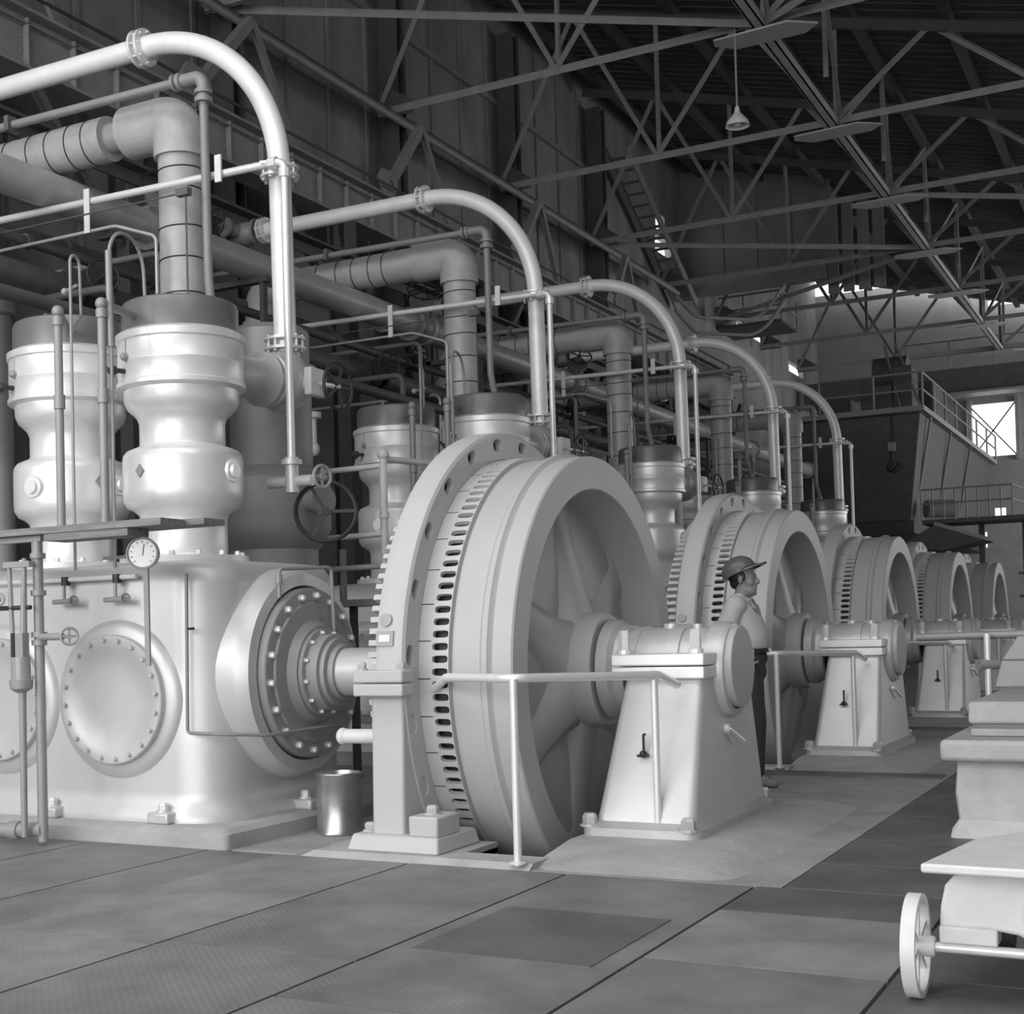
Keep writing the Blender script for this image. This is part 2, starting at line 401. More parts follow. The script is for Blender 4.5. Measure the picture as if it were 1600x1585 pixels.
# trusses
ZB = 10.85
for k in range(-1, 7):
    y = 22.2+D*k
    t = thing('roof_truss', f'dark steel roof truss spanning from the left wall, {NTH[k+1]} from the camera', 'truss', (-12.7, y, ZB), 'roof trusses')
    MB().angle_bar((-12.8, y, ZB), (13.5, y, ZB), .13).build('bottom_chord', STEEL2, t)
    MB().angle_bar((-12.9, y, roofz(-12.9)-.12), (13.5, y, roofz(13.5)-.12), .2).build('top_chord', STEEL, t)
    xs = [-12.8, -9.25, -5.7, -2.15, 1.4, 5.0]
    for i, x in enumerate(xs[1:]):
        MB().angle_bar((x, y+.02, ZB), (x, y+.02, roofz(x)-.1), .09).build('vertical', STEEL2, t)
    for a, b in zip(xs, xs[1:]):
        MB().angle_bar((a, y-.03, ZB), ((a+b)/2, y-.03, roofz((a+b)/2)-.1), .1).build('diagonal', STEEL2, t)
        MB().angle_bar((b, y-.03, ZB), ((a+b)/2, y-.03, roofz((a+b)/2)-.1), .09).build('diagonal', STEEL2, t)
    MB().prism([(-6.45, y-.2, ZB-.2), (-5.25, y-.28, ZB-.2), (-4.85, y+.05, ZB-.2), (-5.1, y+.3, ZB-.2), (-6.2, y+.32, ZB-.2), (-6.5, y+.02, ZB-.2)], (0, 0, .03)).build('gusset', PALEST, t)
    MB().prism([(-12.8, y-.04, ZB-.1), (-12.1, y-.04, ZB-.1), (-12.1, y-.04, ZB+.12), (-12.5, y-.04, ZB+.4), (-12.8, y-.04, ZB+.4)], (0, .03, 0)).build('gusset', STEEL, t)
t = thing('longitudinal_strut', 'long light steel strut linking the trusses under the middle of the roof', 'strut', (-5.7, 12, ZB-.05))
MB().box(-5.79, -5.61, 12, 54, ZB-.16, ZB-.13).box(-5.80, -5.76, 12, 54, ZB-.16, ZB-.03).box(-5.64, -5.60, 12, 54, ZB-.16, ZB-.03).build('channel', PALEST, t)
for k in range(-1, 6):
    y = 22.2+D*k
    for (a, b) in (((-5.6, y, ZB), (-5.3, y+2.6, 12.55)), ((-5.6, y+D, ZB), (-5.3, y+2.6, 12.55)), ((-5.3, y+2.6, 12.5), (-5.3, y+2.6, ZB-.1))):
        MB().angle_bar(a, b, .07).build('lattice', STEEL2, t)
for k, (a, b) in enumerate((((-12.7, 17.0), (-5.7, 22.2)), ((-12.7, 32.6), (-5.7, 37.8)), ((-5.7, 32.6), (1.2, 37.8)), ((-12.7, 43.0), (-5.7, 37.8)), ((-5.7, 22.2), (1.4, 17.0)))):
    solo('wind_brace', MB().angle_bar((*a, ZB-.05), (*b, ZB-.05), .12), STEEL2, ['steel brace crossing the roof bay above the second arched pipe', 'steel brace from the left wall crossing the roof before the gable sheeting', 'steel brace running right from the strut over the far bays', 'farthest steel brace running back to the left wall', 'steel brace running up to the right in the nearest roof bay'][k], 'brace', 'wind braces', base=(*a, ZB))
t = thing('pendant_lamp', 'pale enamel shade lamp hanging on a long rod from the roof truss', 'lamp', (-6.1, 22.0, 9.2))
MB().cyl((-6.1, 22, 9.5), (-6.1, 22, 10.8), .018, 8).build('rod', STEEL2, t)
MB().lathe([(.32, .03), (.22, .05), (.16, .1), (.08, .17), (0, .19), (.01, .18), (.09, .155), (.16, .09), (.2, .04)], (-6.1, 22, 9.2), n=24).build('shade', CREAM, t)
MB().sphere((-6.1, 22, 9.27), .07, 12).build('bulb', WHITE, t)

# ------------------------------------------------------------------ floor plates
PLG = 'chequered floor plates'
def plate(x0, x1, y0, y1, z, m, label):
    mb = MB().box(x0+.008, x1-.008, y0+.008, y1-.008, z-.03, z)
    return solo('floor_plate', mb, m, label, 'floor plate', PLG, base=((x0+x1)/2, (y0+y1)/2, z-.03), smooth=0)
LB = 'worn grey chequered floor plate in the open floor before the machines'
LD = 'dark chequered floor plate in the strip beside the concrete pier'
LL = 'grey floor plate on the lower floor before the compressor casing'
cols = [(-4.56, -3.70), (-3.70, -2.79), (-2.79, -1.84), (-1.84, -.95), (-.95, -.05), (-.05, .86)]
cuts = [[.4, 2.4, 4.42, 6.54], [.4, 2.5, 4.5, 6.54], [.4, 2.4, 3.95, 6.54], [.4, 2.6, 4.98, 5.95, 6.55], [.4, 2.9, 5.05, 6.56], [.4, 2.9, 5.05, 6.56]]
for ci, (a, b) in enumerate(cols):
    for j in range(len(cuts[ci])-1):
        y0, y1 = cuts[ci][j], cuts[ci][j+1]
        m_ = [PLATEL, PLATE, PLATE, PLATEL, PLATED, PLATED][ci]
        if ci == 3 and j == 1: m_ = PLATE
        if ci == 3 and j == 3: m_ = PLATED
        plate(a, b, y0, y1, 0, m_, LB)
solo('floor_plate', MB().box(-2.7, -1.95, 4.75, 5.65, .0, .004), PLATED, 'dark worn chequered sheet let into the floor before the bearing stand', 'floor plate', base=(-2.3, 5.2, 0), smooth=0)
yy = [6.56, 7.3, 8.17, 9.25, 10.4, 11.6, 13, 15.5, 18, 21, 25, 30]
for y0, y1 in zip(yy, yy[1:]): plate(-1.72, -.6, y0, y1, 0, PLATED, LD)
for a, b in ((-8.4, -7.5), (-7.5, -6.55), (-6.55, -5.55), (-5.55, -4.58)):
    for y0, y1 in ((1.5, 4.45), (4.45, 7.2)):
        plate(a, b, y0, y1, -.125, PLATE, LL)
cr = MB().box(-4.35, -1.75, 11.42, 11.72, .0, .012)
o = rep(solo('trench_cover', cr, PLATED, '', 'floor plate', 'trench covers between the machines', base=(-3, 11.6, 0), smooth=0), 'dark plate covering the cross trench between two machines, {}', (1, 2))

# ------------------------------------------------------------------ concrete foundations (setting)
ti = [0]
def trim(mb, m, **k):
    ti[0] += 1; return struct(f'trim_{ti[0]}', mb, m, **k)
def rrect(x0, x1, y0, y1, r, z, n=6):
    P = []
    for cx, cy, a0 in ((x1-r, y1-r, 0), (x0+r, y1-r, 90), (x0+r, y0+r, 180), (x1-r, y0+r, 270)):
        for i in range(n+1):
            a = radians(a0+90*i/n); P.append((cx+r*cos(a), cy+r*sin(a), z))
    return P
for k in range(5):
    y = D*k
    trim(MB().loft([rrect(-8.6, -5.42, 7.2+y, 9.6+y, .05, -.13), rrect(-8.6, -5.42, 7.2+y, 9.6+y, .05, -.03), rrect(-8.57, -5.47, 7.26+y, 9.55+y, .05, .0)]), CONCL, bevel=.015)
    p = MB()      # curb in front of the wheel pit
    p.taper((-4.46, -3.0, 6.48+y, 6.86+y, -.03), (-4.34, -3.0, 6.58+y, 6.80+y, .03))
    p.taper((-4.42, -3.5, 6.80+y, 7.2+y, -.03), (-4.36, -3.5, 6.80+y, 7.2+y, .03))
    p.taper((-4.42, -3.5, 9.35+y, 9.8+y, -.03), (-4.36, -3.5, 9.4+y, 9.76+y, .03))
    trim(p, CONCL, smooth=0)
    p = MB().loft([rrect(-3.06, -1.9, 6.48+y, 9.7+y, .18, -.03), rrect(-3.06, -2.02, 6.66+y, 9.6+y, .18, .02), rrect(-3.06, -2.14, 6.98+y, 9.5+y, .16, .055), rrect(-3.06, -2.24, 7.1+y, 9.4+y, .12, .065)])
    trim(p, CONCL)

# ------------------------------------------------------------------ compressor (unit 1, repeated later)
YA, ZA = 8.287, .974
def compressor():
    t = thing('compressor', '', 'compressor', (-7.0, YA, 0), 'two-cylinder compressors')
    x0, x1, y0, y1 = -8.35, -5.66, 7.42, 9.16
    L = []
    for off, z in ((.06, 0), (.06, .045), (.01, .10), (0, .2), (0, 1.60), (-.02, 1.68), (-.06, 1.735), (-.14, 1.77), (-.28, 1.785)):
        L.append(rrect(x0-off, x1+off, y0-off, y1+off, .34+off, z, 10))
    case = MB().loft(L).build('crankcase', SIL, t, 50)
    for i, x in enumerate((-6.48, -7.57)):
        c = V((x, y0, .83)); d = (0, -1, 0)
        MB().lathe([(-.02, .56), (.012, .54), (.04, .505), (.045, .44), (-.02, .43)], c, d, 48).build('door_seat', SIL, case)
        dr = MB().lathe([(.045, .445), (.085, .445), (.092, .438), (.092, .375), (.08, .355), (.06, .2), (.055, 0)], c, d, 48).build('crankcase_door', SIL, t)
        bolts('bolt', [p+V((0, -.09, 0)) for p in ring_pts(c, d, .408, 20, .1)], d, .016, .026, SIL, dr)
    # right-hand end: boss, bolted cover, seal
    E = (x1, YA, ZA); d = (1, 0, 0)
    MB().lathe([(-.42, .745), (.06, .745), (.10, .735), (.16, .70), (.17, .62), (.10, .6)], E, d, 56).build('end_boss', SIL, case)
    ec = MB().lathe([(.12, .60), (.215, .60), (.225, .59), (.225, .50), (.24, .49), (.245, .37), (.28, .345), (.30, .33), (.30, .2)], E, d, 56).build('end_cover', VESS, t)
    bolts('bolt', [p+V((.22, 0, 0)) for p in ring_pts(E, d, .545, 18, .1)], d, .024, .04, SILP, ec)
    gl = MB().lathe([(.27, .31), (.33, .31), (.335, .27), (.42, .27), (.425, .24), (.46, .24), (.465, .2), (.5, .19), (.5, .17)], E, d, 40).build('shaft_seal', VESS, t)
    bolts('bolt', [p+V((.335, 0, 0)) for p in ring_pts(E, d, .285, 12, .2)], d, .014, .025, SILP, gl)
    # cylinders
    P = [(1.77, 0), (1.77, .48), (1.84, .48), (1.85, .33), (1.87, .322), (2.12, .322), (2.16, .335), (2.19, .37), (2.215, .42), (2.26, .447), (2.32, .45), (2.56, .45), (2.60, .443), (2.63, .42), (2.655, .36), (2.67, .325), (2.69, .32), (2.84, .32), (2.88, .335), (2.91, .36), (2.95, .405), (3.0, .427), (3.08, .43), (3.09, .465), (3.10, .482), (3.13, .482), (3.14, .47), (3.27, .47), (3.275, .473), (3.285, .473), (3.29, .47), (3.43, .47), (3.44, .484), (3.49, .484), (3.50, .465), (3.515, .44), (3.515, 0)]
    Hd = [(3.515, 0), (3.515, .437), (3.69, .437), (3.725, .425), (3.74, .40), (3.745, .2), (3.745, 0)]
    for i, x in enumerate((-6.56, -7.67)):
        cy = MB().lathe(P, (x, YA, 0), n=56).build('cylinder', SILP, t, 40)
        MB().lathe(Hd, (x, YA, 0), n=56).build('cylinder_head', HEAD, t, 40)
        bolts('bolt', [V((x, YA, 1.84))+V((.425*cos(a), .425*sin(a), 0)) for a in [2*pi*(q+.5)/14 for q in range(14)]], (0, 0, 1), .022, .035, SILP, cy)
        a = radians(-95 if i == 0 else -20); n_ = V((cos(a), sin(a), 0))
        b = MB().prism([V((x, YA, 2.46))+n_*.45+V((-n_.y, n_.x, 0))*u+V((0, 0, q)) for u, q in ((0, -.05), (.04, 0), (0, .05), (-.04, 0))], n_*.012)
        b.build('nameplate', VESS, cy)
        for a, zz in (((radians(1), 2.46),) if i == 0 else ((radians(-87), 2.42), (radians(5), 2.44))):
            n_ = V((cos(a), sin(a), 0)); MB().lathe([(0, .09), (.02, .08), (.02, .055), (.045, .05), (.045, 0)], V((x, YA, zz))+n_*.445, n_, 20).build('inspection_plug', SILP, cy)
        a = radians(-112); n_ = V((cos(a), sin(a), 0)); q0 = V((x, YA, 3.2))+n_*.46
        MB().cyl(q0, q0+n_*.1, .018, 10).sphere(q0+n_*.1, .035, 10).cyl(q0+n_*.1+V((0, 0, -.05)), q0+n_*.1+V((-.06, -.03, .04)), .014, 8).build('indicator_cock', BLACK, cy)
        MB().cyl(q0+V((.02, -.02, .06)), q0+V((.02, -.02, .26)), .006, 6).sphere(q0+V((.02, -.04, .1)), .03, 10).build('indicator_cock', VESS, cy)
        MB().lathe([(0, .05), (.02, .045), (.03, .02), (.06, .018), (.06, 0)], (x-.05, YA-.2, 3.74), n=12).build('head_vent', HEAD, cy)
    # foot lugs
    for p in ((-7.06, 7.36, 0), (-6.06, 7.36, 0), (-5.56, 8.33, 0), (-5.56, 8.83, 0)):
        lg = MB().box(p[0]-.09, p[0]+.09, p[1]-.07, p[1]+.07, 0, .075).build('foot_lug', SIL, t, bevel=.015)
        bolts('bolt', [(p[0], p[1], .075)], (0, 0, 1), .035, .06, SILP, lg)
    return t
rep(compressor(), 'silver two-cylinder compressor with dark cylinder heads, {}', skip_far=('bolt', 'nameplate'))

# ------------------------------------------------------------------ motor stator
def holed_patch(mb, corner, hole, n, depth):
    """corner(u,v), hole centre and radii in (u,v) unit square; the patch has a rounded hole with a wall of given depth (vector fn)"""
    outer = []; q = n//4
    for (a, b), (c, d) in (((0, 0), (1, 0)), ((1, 0), (1, 1)), ((1, 1), (0, 1)), ((0, 1), (0, 0))):
        for i in range(q): f = i/q; outer.append((a+(c-a)*f, b+(d-b)*f))
    cu, cv, ru, rv, pw = hole
    inner = []
    for (u, v) in outer:
        a = math.atan2(v-.5, u-.5); ca, sa = cos(a), sin(a)
        inner.append((cu+ru*math.copysign(abs(ca)**pw, ca), cv+rv*math.copysign(abs(sa)**pw, sa)))
    k = len(mb.v); N = len(outer)
    mb.v += [corner(u, v, 0) for u, v in outer]+[corner(u, v, 0) for u, v in inner]+[corner(u, v, depth) for u, v in inner]
    for i in range(N):
        j = (i+1) % N
        mb.f.append((k+i, k+j, k+N+j, k+N+i)); mb.f.append((k+N+i, k+N+j, k+2*N+j, k+2*N+i))
def axis_pt(x, r, a): return V((x, YA+r*cos(a), ZA+r*sin(a)))
def stator():
    t = thing('motor_stator', '', 'motor', (-3.95, 6.9, .03), 'motor stators')
    fr = MB()
    fr.lathe([(-4.03+3.95, 1.36), (-4.03+3.95, 1.50), (-4.01+3.95, 1.535), (-3.98+3.95, 1.545), (-3.87+3.95, 1.545), (-3.845+3.95, 1.538), (-3.832+3.95, 1.52)], (-3.95, YA, ZA), (1, 0, 0), 96)
    n = 24
    for i in range(n):
        a0 = radians(99.8)+2*pi*(i-.5)/n; da = 2*pi/n
        holed_patch(fr, lambda u, v, dp, a0=a0, da=da: axis_pt(-3.832-dp, 1.37+(1.52-1.37)*v, a0+da*u), (.5, .62, .155, .27, .75), 24, .045)
    fr.build('frame_ring', ENAM, t, 35)
    MB().lathe([(-.075, 1.52), (-.07, 1.37)], (-3.83, YA, ZA), (1, 0, 0), 64).build('hole_shade_back', BLACK, t)  # black backing: the shade inside the oval holes is put into its colour
    dr = MB(); N = 120
    for i in range(N):
        a0 = 2*pi*i/N; da = 2*pi/N
        holed_patch(dr, lambda u, v, dp, a0=a0, da=da: axis_pt(-3.755+.115*v, 1.367-dp, a0+da*u), (.5, .52, .30, .44, .6), 12, .03)
        g = .004 if i % 3 == 0 else 0
        dr.add([axis_pt(-3.834, 1.367, a0+g), axis_pt(-3.834, 1.367, a0+da), axis_pt(-3.755, 1.367, a0+da), axis_pt(-3.755, 1.367, a0+g)], [(0, 1, 2, 3)])
    dr.lathe([(.117, 1.367), (.118, 1.325)], (-3.755, YA, ZA), (1, 0, 0), 120)
    dr.build('vent_ring', ENAM, t, 30)
    MB().lathe([(-.2, 1.31), (.14, 1.31), (.14, 1.2)], (-3.8, YA, ZA), (1, 0, 0), 64).build('core', BLACK, t)
    th = MB()
    for i in range(N):
        a = 2*pi*i/N; c = [axis_pt(x, r, a+s*.012) for x in (-4.03, -4.19) for r in (1.22, 1.325) for s in (-1, 1)]
        th.add(c, [(0, 1, 3, 2), (4, 6, 7, 5), (0, 4, 5, 1), (2, 3, 7, 6), (0, 2, 6, 4), (1, 5, 7, 3)])
    th.lathe([(-.12, 1.25), (-.04, 1.25)], (-4.05, YA, ZA), (1, 0, 0), 64)
    th.build('coil_fingers', ENAM, t, 0)
    for s in (-1, 1):
        f = lambda dy: YA-s*dy
        def ybox(mb, x0, x1, a, b, z0, z1): return mb.box(x0, x1, min(f(a), f(b)), max(f(a), f(b)), z0, z1)
        lg = MB(); lg.prism([(-4.045, f(1.56), .1), (-4.045, f(1.54), .92), (-4.045, f(1.35), .92), (-4.045, f(1.28), .45), (-4.045, f(1.15), .1)], (.205, 0, 0))
        lo = lg.build('leg', ENAM, t, bevel=.015)
        ybox(MB(), -4.11, -3.79, 1.63, 1.5, .885, .955).build('split_flange', ENAM, lo, bevel=.01)
        ybox(MB(), -4.11, -3.79, 1.63, 1.5, .96, 1.03).build('split_flange', ENAM, lo, bevel=.01)
        fo = MB().taper((-4.16, -3.58, f(1.66 if s > 0 else 1.14), f(1.14 if s > 0 else 1.66), .03), (-4.14, -3.6, f(1.62 if s > 0 else 1.16), f(1.16 if s > 0 else 1.62), .12))
        fo.build('foot', ENAM, t, bevel=.012)
        ybox(MB(), -3.78, -3.60, 1.62, 1.35, .115, .23).build('foot_block', ENAM, t, bevel=.012)
        bolts('bolt', [(-3.69, f(1.5), .23), (-4.09, f(1.5), .12)], (0, 0, 1), .035, .05, ENAM, t)
        bolts('bolt', [(-4.08, f(1.57), 1.03), (-3.83, f(1.57), 1.03)], (0, 0, 1), .025, .045, ENAM, t)
    for a, kind in ((radians(180-12.5), 0), (radians(180-8.6), 1)):
        p = axis_pt(-3.95, 1.547, a); n_ = (axis_pt(0, 1, a)-axis_pt(0, 0, a)); tu = V((0, n_.z, -n_.y))*-1
        if kind == 0: MB().lathe([(0, .038), (.01, .038), (.012, .02), (.012, 0)], p, n_, 20).build('badge', VESS, t)
        else:
            q = MB().beam(p+V((-.055, 0, 0)), p+V((.055, 0, 0)), .016, .085, tu); pl_ = q.build('nameplate', VESS, t); n2 = (axis_pt(0, 1, a)-axis_pt(0, 0, a)); MB().beam(p+n2*.009+V((-.035, 0, 0)), p+n2*.009+V((.035, 0, 0)), .004, .04, tu).build('plate_inset', CREAM, pl_)
    return t
rep(stator(), 'pale grey ring-shaped motor stator with oval vent holes, {}')

# ------------------------------------------------------------------ flywheel rotor
def flywheel():
    t = thing('flywheel', '', 'flywheel', (-3.4, YA, ZA), 'flywheels')
    R = [(-.24, 1.17), (-.24, 1.335), (-.23, 1.343), (-.06, 1.343), (-.05, 1.35), (-.035, 1.368), (-.005, 1.368), (.01, 1.35), (.02, 1.343), (.132, 1.343), (.142, 1.334), (.142, 1.140), (.135, 1.132), (-.10, 1.09), (-.14, 1.08), (-.2, 1.1)]
    MB().lathe(R, (-3.4, YA, ZA), (1, 0, 0), 120, True).build('rim', GREY, t, 22)
    MB().lathe([(-.2, 1.12), (-.12, 1.12), (-.08, 1.0), (-.06, .6), (-.05, .25)], (-3.4, YA, ZA), (1, 0, 0), 72).build('web', GREY, t)
    for i in range(6):
        a = radians(95)+2*pi*i/6; L = []
        for r, wd, x0 in ((.28, .20, .08), (.45, .15, .03), (.7, .13, -.02), (.95, .15, -.06), (1.11, .22, -.08)):
            e = V((0, cos(a), sin(a))); tn = V((0, -sin(a), cos(a))); c = V((-3.4, YA, ZA))+e*r
            L.append([c+V((x0, 0, 0))+tn*wd*.55, c+V((x0-.03, 0, 0))+tn*wd, c+V((-.17, 0, 0))+tn*(wd+.05), c+V((-.17, 0, 0))-tn*(wd+.05), c+V((x0-.03, 0, 0))-tn*wd, c+V((x0, 0, 0))-tn*wd*.55])
        MB().loft(L).build('spoke', GREY, t, 60)
    MB().lathe([(-.2, .36), (.17, .36), (.19, .345), (.19, .16)], (-3.4, YA, ZA), (1, 0, 0), 48).build('hub', GREY, t)
    MB().lathe([(-1.9, 0), (-1.9, .168), (.215, .168), (.215, 0)], (-3.4, YA, ZA), (1, 0, 0), 32).build('shaft', ALU2, t)
    return t
rep(flywheel(), 'large grey spoked flywheel turning in its floor pit, {}')

# ------------------------------------------------------------------ outboard bearing
def bearing():
    t = thing('bearing_stand', '', 'bearing', (-2.75, YA, .06), 'bearing stands')
    b = MB().loft([rrect(-3.02, -2.42, 7.46, 8.93, .06, .11, 4), rrect(-3.00, -2.43, 7.49, 8.91, .05, .2, 4), rrect(-2.93, -2.46, 7.80, 8.77, .04, .93, 4)]).build('pedestal', SIL, t, 40)
    MB().loft([rrect(-3.07, -2.38, 7.38, 9.0, .08, .065, 4), rrect(-3.07, -2.38, 7.38, 9.0, .08, .11, 4), rrect(-3.02, -2.42, 7.46, 8.93, .06, .14, 4)]).build('base_flange', ALU2, t, 40)
    bs = [(-2.44, 7.40, .11), (-3.03, 7.44, .11), (-2.46, 8.97, .11), (-3.03, 8.97, .11)]
    bolts('anchor_bolt', bs, (0, 0, 1), .042, .075, ALU2, t)
    sp = MB().box(-3.0, -2.44, 7.76, 8.81, .93, 1.0).box(-3.0, -2.44, 7.76, 8.81, 1.006, 1.075); sp.build('split_flange', SILP, t, bevel=.008)
    cp = MB()
    n = 20
    def half(x0, x1, r, z0=1.0):
        L = []
        for x in (x0, x1): L.append([(x, YA+r*cos(pi*i/n), z0+r*.86*sin(pi*i/n)) for i in range(n+1)])
        cp.loft(L)
    half(-3.16, -2.43, .265); half(-2.76, -2.68, .285); half(-3.0, -2.95, .275)
    cp.cyl((-2.8, YA, 1.2), (-2.8, YA, 1.25), .05, 16); cp.cyl((-2.62, YA-.05, 1.2), (-2.62, YA-.05, 1.245), .03, 12)
    cp.build('cap', SIL, t, 40)
    MB().lathe([(-.06, .29), (.02, .29), (.05, .275), (.055, .235)], (-2.46, YA, ZA-.01), (1, 0, 0), 40).build('end_housing', SIL, t)
    MB().lathe([(0, .245), (.045, .245), (.05, .24), (.05, 0)], (-2.415, YA, ZA+.01), (1, 0, 0), 40).build('end_disc', GREY, t)
    MB().lathe([(0, .2), (0, .31), (.07, .31), (.1, .28), (.16, .27), (.16, .2)], (-3.19, YA, ZA), (1, 0, 0), 36).build('oil_collar', ALU2, t)
    bolts('cap_stud', [(-2.96, 7.88, 1.07), (-2.53, 7.90, 1.07), (-2.96, 8.70, 1.07), (-2.53, 8.70, 1.07)], (0, 0, 1), .034, .145, SILP, t)
    MB().tube([(-2.755, 7.625, .62), (-2.755, 7.60, .62), (-2.755, 7.60, .53)], .008, 8).sphere((-2.755, 7.59, .51), .022, 10).cyl((-2.79, 7.585, .5), (-2.72, 7.585, .505), .008, 8).build('oil_cock', BLACK, t)
    MB().cyl((-2.445, 8.15, .62), (-2.415, 8.15, .62), .03, 10).cyl((-2.42, 8.14, .62), (-2.40, 8.37, .53), .012, 8).build('drain_handle', SILP, t)
    return t
rep(bearing(), 'silver bearing stand on its concrete mound, {}')

def handrail():
    t = thing('handrail', '', 'handrail', (-2.64, 7.5, .05), 'handrails round the flywheels')
    MB().tube(arc([(-3.83, 7.02, .87), (-3.58, 6.78, .985), (-3.07, 6.54, .985), (-2.62, 7.5, .962), (-2.58, 7.70, .90)], [.12, .1, .08], 6), .024, 12).build('rail', SILP, t)
    MB().cyl((-3.07, 6.55, .02), (-3.07, 6.55, .98), .021, 12).lathe([(0, .045), (.01, .045), (.015, .025)], (-3.07, 6.55, .03), n=12).build('post', SILP, t)
    MB().cyl((-2.64, 7.48, .05), (-2.64, 7.48, .96), .021, 12).sphere((-2.64, 7.48, .96), .03, 10).build('post', SILP, t)
    return t
rep(handrail(), 'silver pipe handrail before the flywheel and bearing, {}', (1, 2, 3))

# ------------------------------------------------------------------ piping per unit
def arched_pipe():
    t = thing('discharge_pipe', '', 'pipe', (-6.5, 9.6, 3.7), 'arched discharge pipes')
    MB().tube(arc([(-6.5, 9.6, 3.7), (-6.53, 9.6, 6.48), (-10.35, 9.6, 6.50)], 1.38, 20), .094, 24).build('arched_pipe', PIPEW, t)
    flange_pair(t, (-6.5, 9.6, 3.66), (0, 0, 1), .175, .022, .06, SILP, 10)
    flange_pair(t, (-6.515, 9.6, 5.10), (0, 0, 1), .165, .022, .05, SILP, 8)
    flange_pair(t, (-7.95, 9.6, 6.485), (1, 0, 0), .165, .025, .05, SILP, 8)
    flange_pair(t, (-10.3, 9.6, 6.50), (1, 0, 0), .165, .025, .04, SILP, 8)
    return t
rep(arched_pipe(), 'silver discharge pipe arching over the row, {}')
def dvalve():
    t = thing('discharge_valve', '', 'valve', (-6.5, 9.6, 3.3), 'discharge stop valves')
    a = V((-6.54, 8.72, 3.30)); b = V((-6.5, 9.6, 3.34))
    MB().lathe([(0, .175), (.42, .165), (.5, .19), (.54, .225), (.57, .225), (.6, .2), (.62, .225), (.66, .225), (.68, .19), (.72, .19)], a, b-a, 32).build('nozzle', SIL, t)
    MB().sphere((-6.5, 9.55, 3.34), .235, 28, (0, 0, 1), 1.12).cyl((-6.5, 9.6, 3.5), (-6.5, 9.6, 3.63), .125, 24).build('body', SIL, t, 60)
    MB().cyl((-6.4, 9.6, 3.32), (-6.2, 9.62, 3.31), .10, 20).box(-6.26, -6.19, 9.50, 9.74, 3.2, 3.43).build('bonnet', CREAM, t, bevel=.01)
    MB().cyl((-6.18, 9.62, 3.3), (-5.98, 9.60, 3.25), .02, 10).build('stem', ALU2, t)
    handwheel(MB(), (-6.0, 9.61, 3.255), (1, -.08, 0), .19, .014).build('handwheel', BLACK, t)
    return t
rep(dvalve(), 'silver globe valve beside the front cylinder, {}', (1, 2))
def gate_valve(x, y, z, d, m, label, group, R=.14, hw=.11, up=(0, -1, .25)):
    t = thing('gate_valve', label, 'valve', (x, y, z), group)
    dv = V(d).normalized(); c = V((x, y, z)); u = V(up).normalized()
    MB().lathe([(-.22, R*.6), (-.22, R), (-.18, R), (-.18, R*.62), (-.08, R*.9), (.08, R*.9), (.18, R*.62), (.18, R), (.22, R), (.22, R*.6)], c, dv, 20).build('body', m, t)
    MB().cyl(c, c+u*R*1.7, R*.55, 14).cyl(c+u*R*1.6, c+u*R*1.8, R*.75, 14).cyl(c+u*R*1.8, c+u*(R*1.8+.16), .018, 8).build('bonnet', m, t)
    handwheel(MB(), c+u*(R*1.8+.15), u, hw*1.35, .012).build('handwheel', BLACK, t)
    return t
rep(gate_valve(-10.62, 9.6, 6.5, (1, 0, 0), MPIPE, '', 'header stop valves', .17, .15, (-.35, -1, .15)), 'dark handwheel valve ending the arched pipe, {}', (1, 2, 3))
def suction():
    t = thing('suction_pipe', '', 'pipe', (-7.4, 9.4, 3.2), 'lagged suction pipes')
    z = 5.66
    MB().tube([(-7.4, 9.4, 2.6), (-7.4, 9.4, 5.36)], .19, 28).build('riser_lagging', LAG, t)
    el = MB().tube(arc([(-7.4, 9.4, 5.33), (-7.4, 9.4, z), (-7.95, 9.4, z)], .26, 10), .225, 28); el.build('elbow_lagging', LAG, t, 50)
    MB().tube([(-7.9, 9.4, z), (-8.3, 9.4, z)], .13, 20).build('bare_pipe', VESS, t)
    global LAGJ
    LAGJ = MB().tube([(-7.9, 9.4, z), (-8.2, 9.4, z)], .197, 28).build('joint_lagging', LAG, None, base=tuple(ORG))
    LAGJ.location = (0, 0, 0)
    hz = MB().tube([(-8.16, 9.4, z), (-9.9, 9.4, z)], .195, 28).build('run_lagging', LAG, t)
    b = MB()
    for zz in (2.95, 3.35, 3.8, 4.15, 4.45, 4.72, 5.05, 5.22):
        bnd = MB().torus((-7.4, 9.4, zz), (random.uniform(-.05, .05), random.uniform(-.05, .05), 1), .192, .006, 28, 6); bnd.build('wire_band', BLACK, t)
    for xx in (-8.35, -8.55, -8.78, -9.0, -9.3, -9.6):
        MB().torus((xx, 9.4, z), (1, random.uniform(-.05, .05), 0), .198, .006, 28, 6).build('wire_band', BLACK, t)
    MB().tube(arc([(-9.8, 9.4, z), (-10.25, 9.4, z), (-10.25, 9.4, 5.2)], .3, 8), .2, 24).build('drop_elbow', LAG, t, 50)
    MB().lathe([(5.25, .24), (4.95, .25), (4.86, .18), (3.2, .17)], (-10.25, 9.4, 0), n=24).build('drop_leg', LAG, t)
    return t
rep(suction(), 'thick lagged suction pipe with wire bands and elbow, {}')
